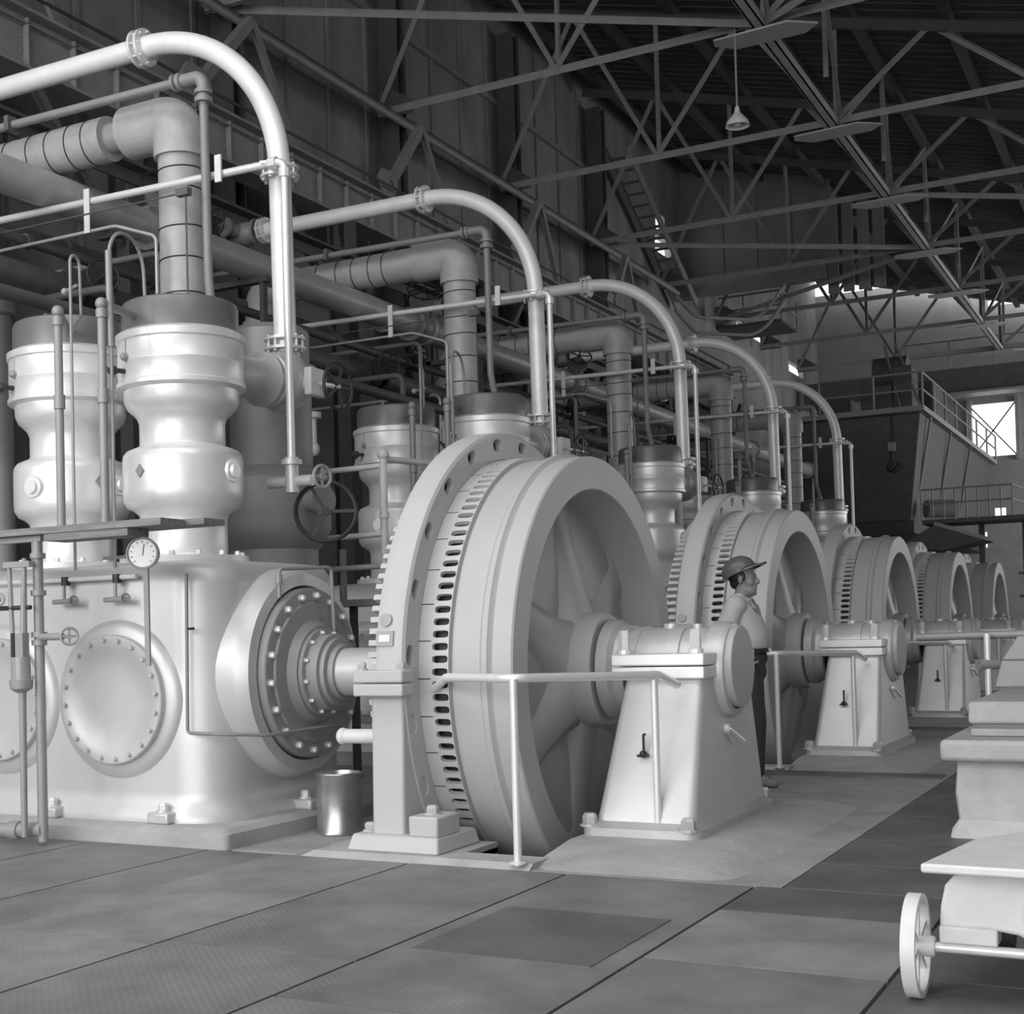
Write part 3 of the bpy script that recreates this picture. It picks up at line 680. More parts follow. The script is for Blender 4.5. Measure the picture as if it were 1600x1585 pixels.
def riser_small():
    t = thing('vent_pipe', '', 'pipe', (-6.85, 9.02, 3.7), 'slim vent pipes with elbow')
    MB().tube(arc([(-6.80, 8.85, 3.55), (-6.74, 8.92, 3.85), (-6.84, 9.02, 4.15), (-6.85, 9.02, 5.80), (-11.0, 9.02, 5.86)], [.15, .15, .06], 5), .037, 12).build('run', MPIPE, t)
    e = MB().tube(arc([(-6.85, 9.02, 5.62), (-6.85, 9.02, 5.80), (-7.06, 9.02, 5.803)], .09, 6), .052, 14)
    e.cyl((-6.85, 9.02, 5.58), (-6.85, 9.02, 5.62), .075, 12).cyl((-6.85, 9.02, 5.65), (-6.85, 9.02, 5.68), .075, 12).cyl((-7.06, 9.02, 5.803), (-7.1, 9.02, 5.803), .07, 12).cyl((-7.12, 9.02, 5.803), (-7.15, 9.02, 5.803), .07, 12)
    e.build('union_elbow', MPIPE, t)
    MB().box(-9.0, -8.95, 8.95, 9.09, 5.77, 5.9).build('clamp', DPIPE, t)
    return t
rep(riser_small(), 'slim grey vent pipe with a flanged elbow beside the arch, {}')
def bypass():
    t = thing('bypass_pipe', '', 'pipe', (-6.13, 9.1, 2.5), 'slim bypass pipes on hangers')
    MB().tube(arc([(-6.13, 9.1, 2.62), (-6.13, 9.1, 4.99), (-10.4, 9.1, 5.06)], .07, 5), .032, 12).build('run', SILP, t)
    MB().cyl((-6.13, 9.1, 4.86), (-6.13, 9.1, 4.93), .048, 10).cyl((-6.2, 9.1, 4.99), (-6.27, 9.1, 4.992), .048, 10).build('fitting', SILP, t)
    MB().beam((-6.3, 9.05, 5.0), (-6.44, 9.5, 5.06), .05, .02).build('hanger', SILP, t)
    MB().box(-6.77, -6.71, 9.04, 9.06, 4.92, 5.14).build('clip', CREAM, t)
    MB().box(-8.18, -8.12, 9.05, 9.06, 4.74, 5.12).build('hanger', CREAM, t)
    MB().tube(arc([(-10, 9.08, 4.76), (-7.86, 9.08, 4.76), (-7.42, 9.08, 4.6), (-7.42, 9.08, 3.75)], [.3, .08], 5), .014, 8).build('drain_tube', LPIPE, t)
    return t
rep(bypass(), 'slim pale bypass pipe hung in front of the arched pipe, {}')
def rod():
    t = thing('control_rod', '', 'rod', (-6.92, 8.85, 3.7), 'thin control rods')
    MB().tube([(-10, 8.85, 4.83), (-6.92, 8.85, 4.815), (-6.92, 8.85, 3.72)], .009, 6).box(-7.0, -6.88, 8.82, 8.88, 4.79, 4.85).build('rod_run', DPIPE, t)
    return t
rep(rod(), 'thin dark control rod before the lagged riser, {}', (1, 2))
def cooling(x, label, headx):
    t = thing('cooling_water_pipe', '', 'pipe', (x, 7.45, 2.0), 'cooling water pipes before the cylinders')
    MB().tube(arc([(x-.005, 7.45, 2.02), (x, 7.45, 3.60), (headx[0], headx[1], 3.60)], .05, 5), .031, 14).build('run', VESS, t)
    MB().sphere((x, 7.45, 3.6), .045, 12).cyl((x, 7.45, 3.5), (x, 7.45, 3.56), .042, 12).build('elbow', VESS, t)
    MB().cyl((x, 7.45, 2.90), (x, 7.45, 3.0), .042, 12).build('coupling', VESS, t)
    return t
rep(cooling(-7.0, '', (-7.4, 7.99)), 'grey water pipe rising to the rear cylinder head, {}', (1,))
rep(cooling(-6.59, '', (-6.66, 7.9)), 'grey water pipe rising to the front cylinder head, {}', (1, 2, 3, 4))
def loops():
    t = thing('vent_loop', '', 'pipe', (-6.55, 7.55, 2.0), 'thin tubing loops over the cylinders')
    MB().tube(arc([(-6.56, 7.5, 1.6), (-6.55, 7.5, 3.4), (-6.56, 7.5, 4.16), (-6.67, 8.0, 4.16), (-6.67, 8.02, 3.74)], [.1, .24, .24], 8), .013, 8).build('tube', VESS, t)
    MB().tube([(-6.555, 7.5, 3.3), (-6.56, 7.5, 3.98)], .024, 10).build('sleeve', VESS, t)
    return t
rep(loops(), 'thin hooped tube bending over the front cylinder head, {}')
def loopA():
    t = thing('gauge_tube', '', 'pipe', (-6.9, 7.5, 2.0), 'thin gauge tubes before the cylinders')
    MB().tube(arc([(-6.93, 7.5, 1.5), (-6.92, 7.5, 4.02), (-6.96, 7.64, 4.02), (-6.97, 7.66, 3.6), (-7.3, 7.9, 3.55)], [.07, .07, .04], 6), .011, 8).build('tube', VESS, t)
    MB().cyl((-7.0, 7.55, 3.77), (-6.86, 7.5, 3.78), .012, 8).sphere((-7.03, 7.56, 3.77), .028, 8).build('cock', VESS, t)
    return t
rep(loopA(), 'thin straight gauge tube before the rear cylinder, {}', (1,))
def vessel():
    t = thing('intercooler', '', 'vessel', (-7.15, 10.3, 0), 'grey intercooler vessels')
    MB().lathe([(-.12, .42), (1.6, .42), (1.62, .46), (1.7, .46), (1.72, .40), (2.0, .40), (2.08, .47), (2.2, .52), (2.62, .52), (2.7, .46), (2.74, .37), (3.55, .37), (3.56, .42), (3.64, .42), (3.65, .36), (3.95, .36), (4.0, .3), (4.0, 0)], (-7.15, 10.3, 0), n=44).build('shell', VESS, t)
    MB().cyl((-6.75, 10.2, 2.4), (-6.5, 10.1, 2.4), .09, 18).cyl((-6.52, 10.1, 2.4), (-6.46, 10.08, 2.4), .13, 18).build('nozzle', VESS, t)
    return t
rep(vessel(), 'dull grey intercooler vessel behind the front cylinder, {}', (1, 2))
def drain_valve():
    t = thing('drain_valve', '', 'valve', (-6.2, 9.15, 2.4), 'drain valves under the bypass pipes')
    MB().cyl((-6.13, 9.1, 2.64), (-6.13, 9.1, 2.36), .055, 14).cyl((-6.35, 9.1, 2.45), (-5.95, 9.12, 2.45), .045, 14).cyl((-6.13, 9.1, 2.58), (-6.13, 9.1, 2.62), .085, 12).build('body', SIL, t)
    handwheel(MB(), (-5.98, 9.35, 2.22), (.6, -1, .1), .24, .018, 3).build('handwheel', BLACK, t)
    handwheel(MB(), (-5.86, 9.12, 2.47), (1, -.3, 0), .085, .014, 4).build('small_handwheel', VESS, t)
    MB().cyl((-5.98, 9.35, 2.22), (-6.2, 9.6, 2.22), .02, 8).build('stem', VESS, t)
    return t
rep(drain_valve(), 'silver drain valve with a large black three-spoke handwheel, {}', (1,))

# copies of every unit's things down the hall
for o, tmpl, ks, skip in UNITS:
    for k in ks:
        c = copy_tree(o, None, skip if k >= 2 else (), D*k)
        c['label'] = tmpl.format(ORDN[k])
        if o.name.startswith('suction'):
            j = LAGJ.copy(); COL.objects.link(j); j.parent = c; j.name = 'joint_lagging'
bpy.data.objects.remove(LAGJ)
#MORE
# ------------------------------------------------------------------ header pipes behind the compressors
def header(name, x, z, r, m, label, y0=3.0, y1=37.0, step=5.2, off=2.0):
    t = thing(name, label, 'pipe', (x, y0, z), 'header pipes behind the compressors')
    MB().tube([(x, y0, z), (x, y1, z)], r, 20).build('run', m, t)
    y = y0+off
    while y < y1:
        f = MB().cyl((x, y-.03, z), (x, y+.03, z), r*1.35, 20); f.build('flange', m, t); y += step
    return t
header('suction_header', -8.7, 5.24, .16, LAG, 'thick light lagged header pipe running behind the compressors', off=7.9)
header('water_header', -9.0, 4.52, .12, DPIPE, 'thick dark header pipe below the light lagged header', off=5.0)
header('air_header', -9.0, 4.84, .05, DPIPE, 'thin dark pipe between the light and dark headers', off=6.2)
header('discharge_header', -10.62, 6.08, .17, LPIPE, 'light header pipe under the handwheel valves of the arches', off=5.0)
header('drain_header', -8.2, 4.05, .06, DPIPE, 'thin dark drain pipe lowest of the header pipes', off=4.0)
header('steam_header', -10.4, 5.45, .09, DPIPE, 'dark steam pipe far back between wall posts and headers', off=3.0)
for k in range(5):
    y = 7.0+D*k
    t = thing('pipe_stand', f'dark steel stand carrying the header pipes, {ORDN[k]}', 'pipe stand', (-9.0, y, -.125), 'stands under the header pipes')
    MB().box(-9.36, -9.28, y-.05, y+.05, -.125, 5.9).build('post', STEEL, t)
    MB().box(-8.55, -8.5, y-.04, y+.04, -.125, 5.05).build('post', STEEL, t)
    for z in (4.36, 5.02): MB().box(-9.36, -8.45, y-.05, y+.05, z, z+.06).build('arm', STEEL, t)
    MB().box(-10.8, -9.3, y-.05, y+.05, 5.84, 5.9).build('arm', STEEL, t)
VO = ['behind the lagged riser', 'beside the second riser', 'beside the third riser', 'beside the fourth riser', 'beside the fifth riser']
for k in range(4):
    gate_valve(-8.7, 10.75+D*k, 5.24, (0, 1, 0), MPIPE, f'large dark valve in the light lagged header {VO[k]}', 'lagged header valves', .22, .15, (.5, -.6, .75))
    gate_valve(-9.0, 9.95+D*k, 4.52, (0, 1, 0), BLACK, f'black valve in the dark header {VO[k]}', 'dark header valves', .2, .11, (.9, -.5, .1))
    gate_valve(-9.0, 11.1+D*k, 4.84, (0, 1, 0), BLACK, f'small black valve in the thin header {VO[k]}', 'thin header valves', .09, .08, (.8, -.6, .3))
for k in range(5):
    y = 9.0+D*k
    mb = MB().tube(arc([(-8.2, y+.4, 4.05), (-8.2, y+.4, 4.35), (-9.0, y+.4, 4.36)], .1, 5), .035, 10)
    solo('branch_pipe', mb, DPIPE, f'short dark branch between drain and dark header, {ORDN[k]}', 'pipe', 'branch pipes behind the compressors')
    mb = MB().tube(arc([(-10.9, y+1.6, 5.0), (-8.6, y+1.6, 5.0), (-8.6, y+1.6, -.12)], .1, 5), .03, 10)
    solo('branch_pipe', mb, MPIPE, f'grey branch pipe crossing under the headers, {ORDN[k]}', 'pipe', 'branch pipes behind the compressors')
    mb = MB().tube(arc([(-11.0, y+2.4, 4.45), (-8.75, y+2.4, 4.45), (-8.75, y+2.4, -.12)], .1, 5), .022, 8)
    solo('branch_pipe', mb, LPIPE, f'pale thin pipe turning down behind the compressor, {ORDN[k]}', 'pipe', 'branch pipes behind the compressors')

# neighbouring vessel at the left edge
t = thing('tall_vessel', 'tall light grey pipe column with a wider top at the left edge', 'vessel', (-10.6, 10.4, -.125))
MB().cyl((-10.62, 10.4, -.125), (-10.62, 10.4, 4.65), .16, 32).build('shaft', VESS, t)
MB().lathe([(4.6, .17), (4.62, .21), (5.05, .21), (5.12, .18), (5.12, 0)], (-10.62, 10.4, 0), n=32).build('cap', VESS, t)

# ------------------------------------------------------------------ details round the nearest compressor
t = thing('plank_walkway', 'weathered plank walkway with broken ends before the near cylinders', 'walkway', (-6.74, 6.95, -.125))
MB().box(-9.3, -5.62, 6.86, 7.10, 1.955, 2.0).build('plank', WOOD, t)
MB().box(-7.2, -5.48, 7.12, 7.34, 1.965, 2.005).build('plank', WOOD, t)
MB().box(-6.62, -5.9, 6.87, 7.08, 1.905, 1.953).build('plank', WOOD, t)
ps = MB().cyl((-6.755, 6.95, -.1), (-6.755, 6.95, 1.95), .034, 16)
po = ps.build('post', VESS, t)
for z in (1.80, 1.55, 1.27, 1.215): MB().cyl((-6.755, 6.95, z), (-6.755, 6.95, z+.035), .052, 14).build('collar', VESS, po)
MB().box(-9.0, -6.7, 6.92, 6.98, 1.915, 1.953).build('bearer', VESS, t)
v = MB().cyl((-6.72, 6.93, 1.27), (-6.50, 6.9, 1.27), .024, 12).cyl((-6.5, 6.9, 1.27), (-6.43, 6.89, 1.27), .01, 8); v.build('valve', VESS, po)
handwheel(MB(), (-6.43, 6.89, 1.27), (.75, -.6, 0), .055, .009, 4).build('handwheel', VESS, po)
t = thing('floor_pipe', 'grey pipe with elbows lying before the plank post', 'pipe', (-7.0, 6.95, -.125))
MB().tube(arc([(-6.75, 6.95, -.02), (-7.12, 6.93, -.04), (-7.6, 6.9, -.05)], .1), .05, 14).build('run', VESS, t)
MB().cyl((-6.95, 6.94, -.035), (-7.03, 6.938, -.037), .065, 14).build('coupling', VESS, t)
t = thing('gauge_bracket', 'thin flat bar hanging from the planks before the round door', 'bracket', (-6.07, 7.2, 1.05))
MB().box(-6.03, -5.99, 7.17, 7.185, 1.06, 1.96).build('bar', VESS, t)
t = thing('pressure_gauge', 'round white pressure gauge under the plank walkway', 'gauge', (-5.9, 7.05, 1.8))
MB().lathe([(-.05, 0), (-.05, .10), (.02, .108), (.025, .10), (.015, .092)], (-5.91, 7.03, 1.795), (.45, -.9, 0), 32).build('case', VESS, t)
dl = MB().lathe([(.012, .093), (.016, .09), (.016, 0)], (-5.91, 7.03, 1.795), (.45, -.9, 0), 32).build('dial', WHITE, t)
nx, ny = .447, -.894; c0 = V((-5.91+.018*nx, 7.03+.018*ny, 1.795)); tv = V((.894, .447, 0))
MB().beam(c0-V((0, 0, .015)), c0+V((0, 0, .06))+tv*.012, .005, .003, (nx, ny, 0)).build('needle', BLACK, dl)
tk = MB()
for i in range(11):
    a = radians(-45+27*i); e = tv*cos(a)+V((0, 0, sin(a))); tk.beam(c0+e*.068, c0+e*.082, .004, .002, (nx, ny, 0))
tk.build('scale_marks', BLACK, dl)
MB().tube([(-5.95, 7.1, 1.8), (-6.1, 7.25, 1.8), (-6.5, 7.32, 1.8)], .012, 8).build('tube', VESS, t)
t = thing('oil_pipe', 'horizontal oil pipe along the top of the near crankcase', 'pipe', (-6.8, 7.37, 1.67))
MB().tube([(-8.3, 7.375, 1.675), (-6.26, 7.375, 1.67)], .018, 10).build('run', SILP, t)
for x in (-6.90, -6.43):
    MB().cyl((x, 7.37, 1.69), (x, 7.37, 1.63), .033, 12).build('tee', BLACK, t)
    c = MB().cyl((x, 7.35, 1.65), (x, 7.35, 1.52), .012, 8).cyl((x-.09, 7.34, 1.515), (x+.1, 7.33, 1.52), .018, 10); co = c.build('oil_cock', VESS, t)
    handwheel(MB(), (x+.105, 7.33, 1.52), (.8, -.6, 0), .03, .007, 3).build('handwheel', VESS, co)
t = thing('drip_tube', 'thin oil tube bent along the near crankcase to its end cover', 'pipe', (-5.85, 7.38, .61))
MB().tube(arc([(-5.84, 7.385, 1.67), (-5.86, 7.385, .605), (-5.56, 7.385, .60), (-5.36, 7.62, .58), (-5.3, 8.4, .60)], [.03, .2, .15], 5), .012, 8).build('tube', MPIPE, t)
MB().cyl((-5.83, 7.375, 1.30), (-5.77, 7.36, 1.30), .01, 6).build('stub', BLACK, t)
t = thing('end_tube', 'thin hooped tube over the bolted end cover', 'pipe', (-5.4, 8.25, 1.3))
MB().tube(arc([(-5.47, 7.93, 1.5), (-5.47, 7.93, 1.70), (-5.36, 8.43, 1.72), (-5.36, 8.45, 1.25)], .04, 5), .014, 8).build('tube', VESS, t)
MB().cyl((-5.47, 7.93, 1.6), (-5.47, 7.93, 1.66), .026, 10).build('cock', VESS, t)
t = thing('end_gauge', 'small round gauge peeping over the bolted end cover', 'gauge', (-5.5, 8.6, 1.75))
MB().lathe([(-.03, 0), (-.03, .055), (.01, .06), (.012, .05)], (-5.62, 8.35, 1.66), (.6, -.8, 0), 24).build('case', VESS, t)
MB().lathe([(.006, .052), (.008, 0)], (-5.62, 8.35, 1.66), (.6, -.8, 0), 24).build('dial', WHITE, t)
MB().cyl((-5.63, 8.4, 1.6), (-5.66, 8.45, 1.3), .012, 8).build('stem', VESS, t)
t = thing('lubricator', 'glass sight lubricator with handwheels on a thin pipe at left', 'lubricator', (-6.83, 6.85, -.1))
MB().cyl((-6.826, 6.85, -.06), (-6.82, 6.85, .92), .022, 12, .026).build('pipe', VESS, t)
MB().lathe([(.90, .03), (.93, .075), (.985, .08), (.99, .06)], (-6.83, 6.85, 0), n=20).build('cup', VESS, t)
MB().cyl((-6.83, 6.85, .985), (-6.83, 6.85, 1.14), .065, 20).build('glass', GLASS, t)
MB().box(-6.89, -6.86, 6.82, 6.88, 1.14, 1.30).build('dark_window', BLACK, t)
MB().box(-6.85, -6.78, 6.82, 6.88, 1.14, 1.30).build('back_plate', VESS, t)
MB().cyl((-6.80, 6.85, 1.3), (-6.78, 6.85, 1.8), .025, 10, .016).build('feed_pipe', VESS, t)
MB().cyl((-6.90, 6.85, 1.3), (-6.92, 6.85, 1.76), .016, 10).build('feed_pipe', VESS, t)
MB().box(-6.96, -6.72, 6.83, 6.87, 1.74, 1.78).build('yoke', VESS, t)
MB().cyl((-7.05, 6.84, 1.47), (-6.74, 6.86, 1.47), .016, 10).build('cross_cock', BLACK, t)
handwheel(MB(), (-6.97, 6.8, 1.53), (.3, -1, 0), .04, .008, 4).build('handwheel', VESS, t)
handwheel(MB(), (-7.06, 6.83, 1.46), (.3, -1, 0), .035, .008, 4).build('handwheel', VESS, t)
t = thing('oil_drum', 'small tin drum standing behind the near stator leg', 'drum', (-5.13, 8.1, -.125))
MB().lathe([(0, 0), (0, .155), (.01, .16), (.02, .155), (.40, .155), (.41, .16), (.42, .155), (.42, .145), (.39, .14), (.39, 0)], (-5.13, 8.1, -.125), n=32).build('drum_body', TIN, t)
t = thing('pipe_guard', 'pale pipe with rounded end poking left from the near stator', 'pipe', (-4.8, 7.6, .53))
MB().cyl((-4.76, 7.6, .583), (-4.2, 7.62, .59), .047, 18).build('tube', CREAM, t)
MB().sphere((-4.77, 7.6, .583), .056, 16, (1, 0, 0), .8).build('end_cap', CREAM, t)
# handrail and bench between the first and second machines
t = thing('guard_rail', 'pale pipe guard rail with a tee post behind the near stator', 'handrail', (-6.3, 10.9, -.125))
MB().cyl((-6.36, 10.9, -.125), (-6.345, 10.9, 2.86), .036, 14).sphere((-6.345, 10.9, 2.86), .055, 12).build('post', CREAM, t)
for z in (2.74, 2.12, 1.83): MB().tube([(-8.2, 10.9, z), (-6.36, 10.9, z+.02)], .026, 12).build('rail', CREAM if z > 2 else LPIPE, t)
MB().tube([(-6.345, 10.9, 2.82), (-6.3, 11.9, 2.86)], .03, 12).build('branch', CREAM, t)
MB().cyl((-6.345, 10.9, 2.28), (-6.345, 10.9, 2.34), .045, 12).build('coupling', CREAM, t)
t = thing('work_bench', 'dark bench shelf with a post behind the near stator', 'bench', (-6.9, 11.2, -.125))
MB().box(-7.5, -6.2, 10.98, 11.5, 1.50, 1.56).build('top', MPIPE, t)
for x in (-7.35, -6.9, -6.4): MB().box(x-.03, x+.03, 11.2, 11.26, -.125, 1.5).build('leg', STEEL, t)
MB().cyl((-7.02, 11.25, 1.56), (-7.02, 11.25, 2.05), .035, 12).build('upright', MPIPE, t)
t = thing('switch_cabinet', 'dark glossy cabinet with a ledge behind the guard rail', 'cabinet', (-9.6, 12.9, -.125))
MB().box(-10.6, -8.75, 12.7, 13.4, -.125, 2.55).build('body', BLACK, t, bevel=.02)
MB().box(-10.65, -8.7, 12.62, 13.45, 2.55, 2.62).build('ledge', DPIPE, t, bevel=.01)
for i in range(3):
    x = -10.5+i*.6; d_ = MB().box(x, x+.54, 12.675, 12.70, 1.1, 2.0).build('door', STEEL, t, bevel=.008); MB().cyl((x+.47, 12.66, 1.5), (x+.47, 12.66, 1.62), .012, 8).build('handle', CHROME, d_)
t = thing('wall_lamp', 'small white bulb lamp on a bracket behind the grey intercooler', 'lamp', (-8.3, 12.75, 3.2))
MB().cyl((-8.32, 12.8, 3.62), (-8.32, 12.8, 3.68), .09, 16).cyl((-8.32, 12.8, 3.35), (-8.32, 12.8, 3.62), .035, 12).build('holder', CREAM, t)
MB().sphere((-8.32, 12.8, 3.28), .065, 14, (0, 0, 1), 1.2).build('bulb', CREAM, t)
MB().tube([(-8.32, 12.8, 3.66), (-8.6, 12.8, 3.7), (-9.3, 12.75, 3.7)], .015, 8).build('bracket', BLACK, t)

# ------------------------------------------------------------------ right foreground
t = thing('stone_pedestal', 'rough pale concrete pedestal with slabs at the right edge', 'pedestal', (-.3, 9.2, -.03))
L = []
for z, o_ in ((-.03, .05), (.05, .03), (.1, .0), (.25, .012), (.44, .0)):
    L.append([(p[0]+random.uniform(-.008, .008), p[1]+random.uniform(-.008, .008), p[2]) for p in rrect(-1.2-o_, .9, 8.43-o_, 10.6, .03, z, 3)])
MB().loft(L).build('pier', CONCP, t, 30)
MB().box(-1.27, .95, 8.28, 10.7, .44, .56).build('slab', CONCL, t, bevel=.025)
MB().box(-1.14, .95, 8.55, 10.7, .562, .605).build('course', CONC, t, bevel=.008)
MB().taper((-1.2, .95, 8.9, 11.0, .606), (-1.2, .95, 8.92, 11.0, .74)).build('cap_block', CONCL, t, bevel=.02)
t = thing('hand_cart', 'low cream painted cart with spoked iron wheels, front right', 'cart', (-.3, 5.0, 0))
def cwheel(x):
    w_ = MB().lathe([(-.022, .168), (.022, .168), (.024, .16), (.022, .146), (-.022, .146), (-.024, .16)], (x, 4.81, .168), (1, 0, 0), 44, True)
    for i in range(6):
        a = radians(20)+2*pi*i/6; w_.beam((x, 4.81, .168), (x, 4.81+.15*cos(a), .168+.15*sin(a)), .016, .02, (1, 0, 0))
    w_.lathe([(-.035, 0), (-.035, .03), (.05, .035), (.06, .03), (.06, 0)], (x, 4.81, .168), (1, 0, 0), 18)
    return w_.build('wheel', CREAM, t)
cwheel(-.83); cwheel(.42)
MB().cyl((-.80, 4.81, .168), (.42, 4.81, .168), .017, 14).build('axle', SILP, t)
bd = MB(); L = []
pf = [(-.755, .235), (-.75, .30), (-.735, .37), (-.70, .412), (-.66, .425), (.42, .425), (.42, .255), (-.42, .255), (-.44, .22), (-.50, .215), (-.52, .225), (-.6, .235)]
bd.prism([(x, 4.80, z) for x, z in pf], (0, .62, 0)); bd.build('body', CREAM, t, bevel=.012)
MB().box(-.755, -.58, 4.79, 4.90, .185, .24).build('axle_bracket', CREAM, t, bevel=.006)
MB().prism([(-.785, 4.66, .43), (-.70, 5.26, .43), (-.56, 5.5, .43), (.5, 5.6, .43), (.5, 4.63, .43)], (0, 0, .03)).build('deck', CREAM, t, bevel=.008)
MB().cyl((-.60, 4.98, .20), (-.55, 4.98, .20), .06, 18).box(-.59, -.56, 4.95, 5.01, .2, .26).build('caster', BLACK, t)
for x in (-.50, -.465): MB().cyl((x, 4.795, .27), (x, 4.795, .32), .006, 8).build('pin', SILP, t)
t = thing('pump_body', 'grey tapered pump casing on a post beyond the pedestal', 'pump', (-1.0, 11.4, 0))
MB().taper((-1.32, -.7, 11.2, 11.7, .72), (-1.27, -.75, 11.25, 11.65, .92)).taper((-1.27, -.75, 11.25, 11.65, .921), (-1.16, -.9, 11.3, 11.6, 1.1)).build('casing', VESS, t, bevel=.01)
MB().box(-1.1, -.85, 11.3, 11.6, 0, .72).build('stand', VESS, t)
MB().cyl((-1.37, 11.3, 0), (-1.37, 11.3, 1.12), .025, 12).build('post', SILP, t)
MB().cyl((-1.43, 11.25, .89), (-1.31, 11.35, .89), .04, 14).build('knob', VESS, t)
MB().tube([(-1.9, 11.5, 1.1), (-.6, 11.3, 1.12)], .03, 12).build('top_rail', VESS, t)

# ------------------------------------------------------------------ travelling crane and far end
t = thing('travelling_crane', 'dark travelling crane with railed platform at the far end', 'crane', (-7.5, 42, 3.9))
MB().taper((-9.8, -6.45, 38.6, 53, 3.9), (-9.9, -6.1, 38.45, 53, 6.68)).build('body', STEEL, t)
MB().box(-9.9, -6.35, 38.5, 53, 3.55, 3.88).build('under_frame', BLACK, t)
MB().box(-9.9, -5.95, 38.1, 53.5, 6.69, 6.82).build('platform', STEEL2, t)
for (a, b) in (((-6.2, 39.5), (-6.05, 39.5)), ((-6.2, 43), (-6.0, 43)), ((-6.2, 47), (-6.0, 47))):
    MB().angle_bar((-6.5, a[1], 4.0), (-6.0, b[1], 6.7), .06).build('strut', STEEL2, t)
for x in (-9.4, -7.3):
    for y in (41, 51): MB().box(x-.12, x+.12, y-.12, y+.12, -.125 if x < -4.57 else -.03, 3.55).build('leg', STEEL, t)
cor = [(-8.6, 38.15), (-5.98, 38.15), (-5.98, 53.4)]
for z in (7.25, 7.7):
    MB().tube([(x, y, z) for x, y in cor], .028, 8).build('rail', MPIPE, t)
MB().beam((-8.6, 38.13, 6.76), (-5.98, 38.13, 6.76), .03, .14).beam((-5.96, 38.13, 6.76), (-5.96, 53.4, 6.76), .03, .14).build('toe_board', MPIPE, t)
for x, y in ((-8.6, 38.15), (-7.2, 38.15), (-5.98, 38.15), (-5.98, 40), (-5.98, 42), (-5.98, 44), (-5.98, 46.2), (-5.98, 48.5), (-5.98, 51), (-5.98, 53.4)):
    MB().cyl((x, y, 6.75), (x, y, 7.7), .028, 8).build('rail_post', MPIPE, t)
for a in (((-7.7, -6.9, 39, 40.5, 6.82, 7.6)), ((-6.9, -6.4, 39.2, 40.2, 6.82, 8.1)), ((-9.3, -8.2, 40, 42, 6.82, 7.5)), ((-7.6, -6.6, 44, 46, 6.82, 8.4))):
    MB().box(*a).build('machinery', STEEL, t, bevel=.03)
MB().cyl((-7.6, 40.6, 8.1), (-6.7, 40.6, 8.1), .5, 24).build('winding_drum', STEEL, t)
for p, q in (((-6.6, 38.6, 6.82), (-7.3, 40.4, 8.9)), ((-6.1, 38.6, 6.82), (-7.0, 40.4, 8.9))): MB().angle_bar(p, q, .06).build('ladder_rail', MPIPE, t)
MB().cyl((-6.8, 38.35, 5.95), (-6.8, 38.35, 6.7), .02, 8).build('hook_rope', BLACK, t)
MB().box(-6.9, -6.7, 38.2, 38.4, 5.7, 5.95).build('hook_block', MPIPE, t, bevel=.02)
MB().tube(arc([(-6.8, 38.3, 5.72), (-6.8, 38.3, 5.5), (-6.95, 38.3, 5.25), (-6.75, 38.3, 5.2), (-6.62, 38.3, 5.38)], .08, 5), .05, 10).build('hook', BLACK, t)
MB().cyl((-6.15, 39.2, 4.2), (-5.5, 39.6, 4.2), .24, 18).build('motor', MPIPE, t)
t = thing('lower_walkway', 'railed lower walkway with sloping dark canopy before the crane', 'walkway', (-4.6, 37, -.03))
MB().box(-5.83, -3.4, 36.5, 37.9, 3.62, 3.73).build('deck', STEEL, t)
for z in (4.12, 4.47): MB().tube([(-5.83, 36.5, z), (-3.75, 36.5, z), (-3.65, 37.9, z)], .022, 8).build('rail', MPIPE, t)
for i in range(9): MB().cyl((-5.83+i*.26, 36.5, 3.7), (-5.83+i*.26, 36.5, 4.47), .018, 8).build('rail_post', MPIPE, t)
MB().prism([(-6.35, 36.4, 3.12), (-5.52, 36.4, 3.6), (-4.35, 36.4, 3.16), (-5.39, 36.4, 2.94)], (0, 1.5, 0)).build('canopy', STEEL, t)
MB().beam((-5.52, 36.35, 3.62), (-4.3, 36.35, 3.17), .05, .09).build('canopy_edge', MPIPE, t)
for x in (-5.7, -4.6, -3.6): MB().box(x-.07, x+.07, 37.6, 37.74, -.03, 3.62).build('leg', STEEL, t)
t = thing('bridge_girder', 'long railed bridge girder across the hall near the far wall', 'girder', (-3, 50, 8.5))
MB().box(-12.8, 6, 54.2, 54.8, 9.5, 10.4).build('web', STEEL, t)
MB().box(-12.8, 6, 54.0, 55.0, 9.42, 9.5).build('lower_flange', MPIPE, t)
for z in (10.9, 11.4): MB().tube([(-9, 54.1, z), (6, 54.1, z)], .03, 8).build('rail', STEEL2, t)
for i in range(11): MB().cyl((-9+i*1.5, 54.1, 10.4), (-9+i*1.5, 54.1, 11.4), .03, 8).build('rail_post', STEEL2, t)
t = thing('window_frame', 'cross braces and frame before the big bright far window', 'window frame', (-6.5, 57.8, 7.4))
MB().beam((-7.3, 57.9, 7.5), (-5.75, 57.9, 9.5), .05, .05).build('brace', STEEL, t)
MB().beam((-7.3, 57.9, 9.4), (-5.75, 57.9, 7.5), .05, .05).build('brace', STEEL, t)
MB().box(-7.45, -7.3, 57.8, 58.0, 7.3, 9.7).build('jamb', SIDING, t); MB().box(-5.75, -5.6, 57.8, 58.0, 7.3, 9.7).build('jamb', SIDING, t)
t = thing('railed_landing', 'small railed landing high on the wall beyond the girder', 'landing', (-12, 45, 10.8))
MB().box(-13.1, -11.0, 44, 46, 10.75, 10.85).build('deck', STEEL, t)
for z in (11.3, 11.75): MB().tube([(-13, 44, z), (-11.0, 44, z), (-11.0, 46, z)], .03, 8).build('rail', MPIPE, t)
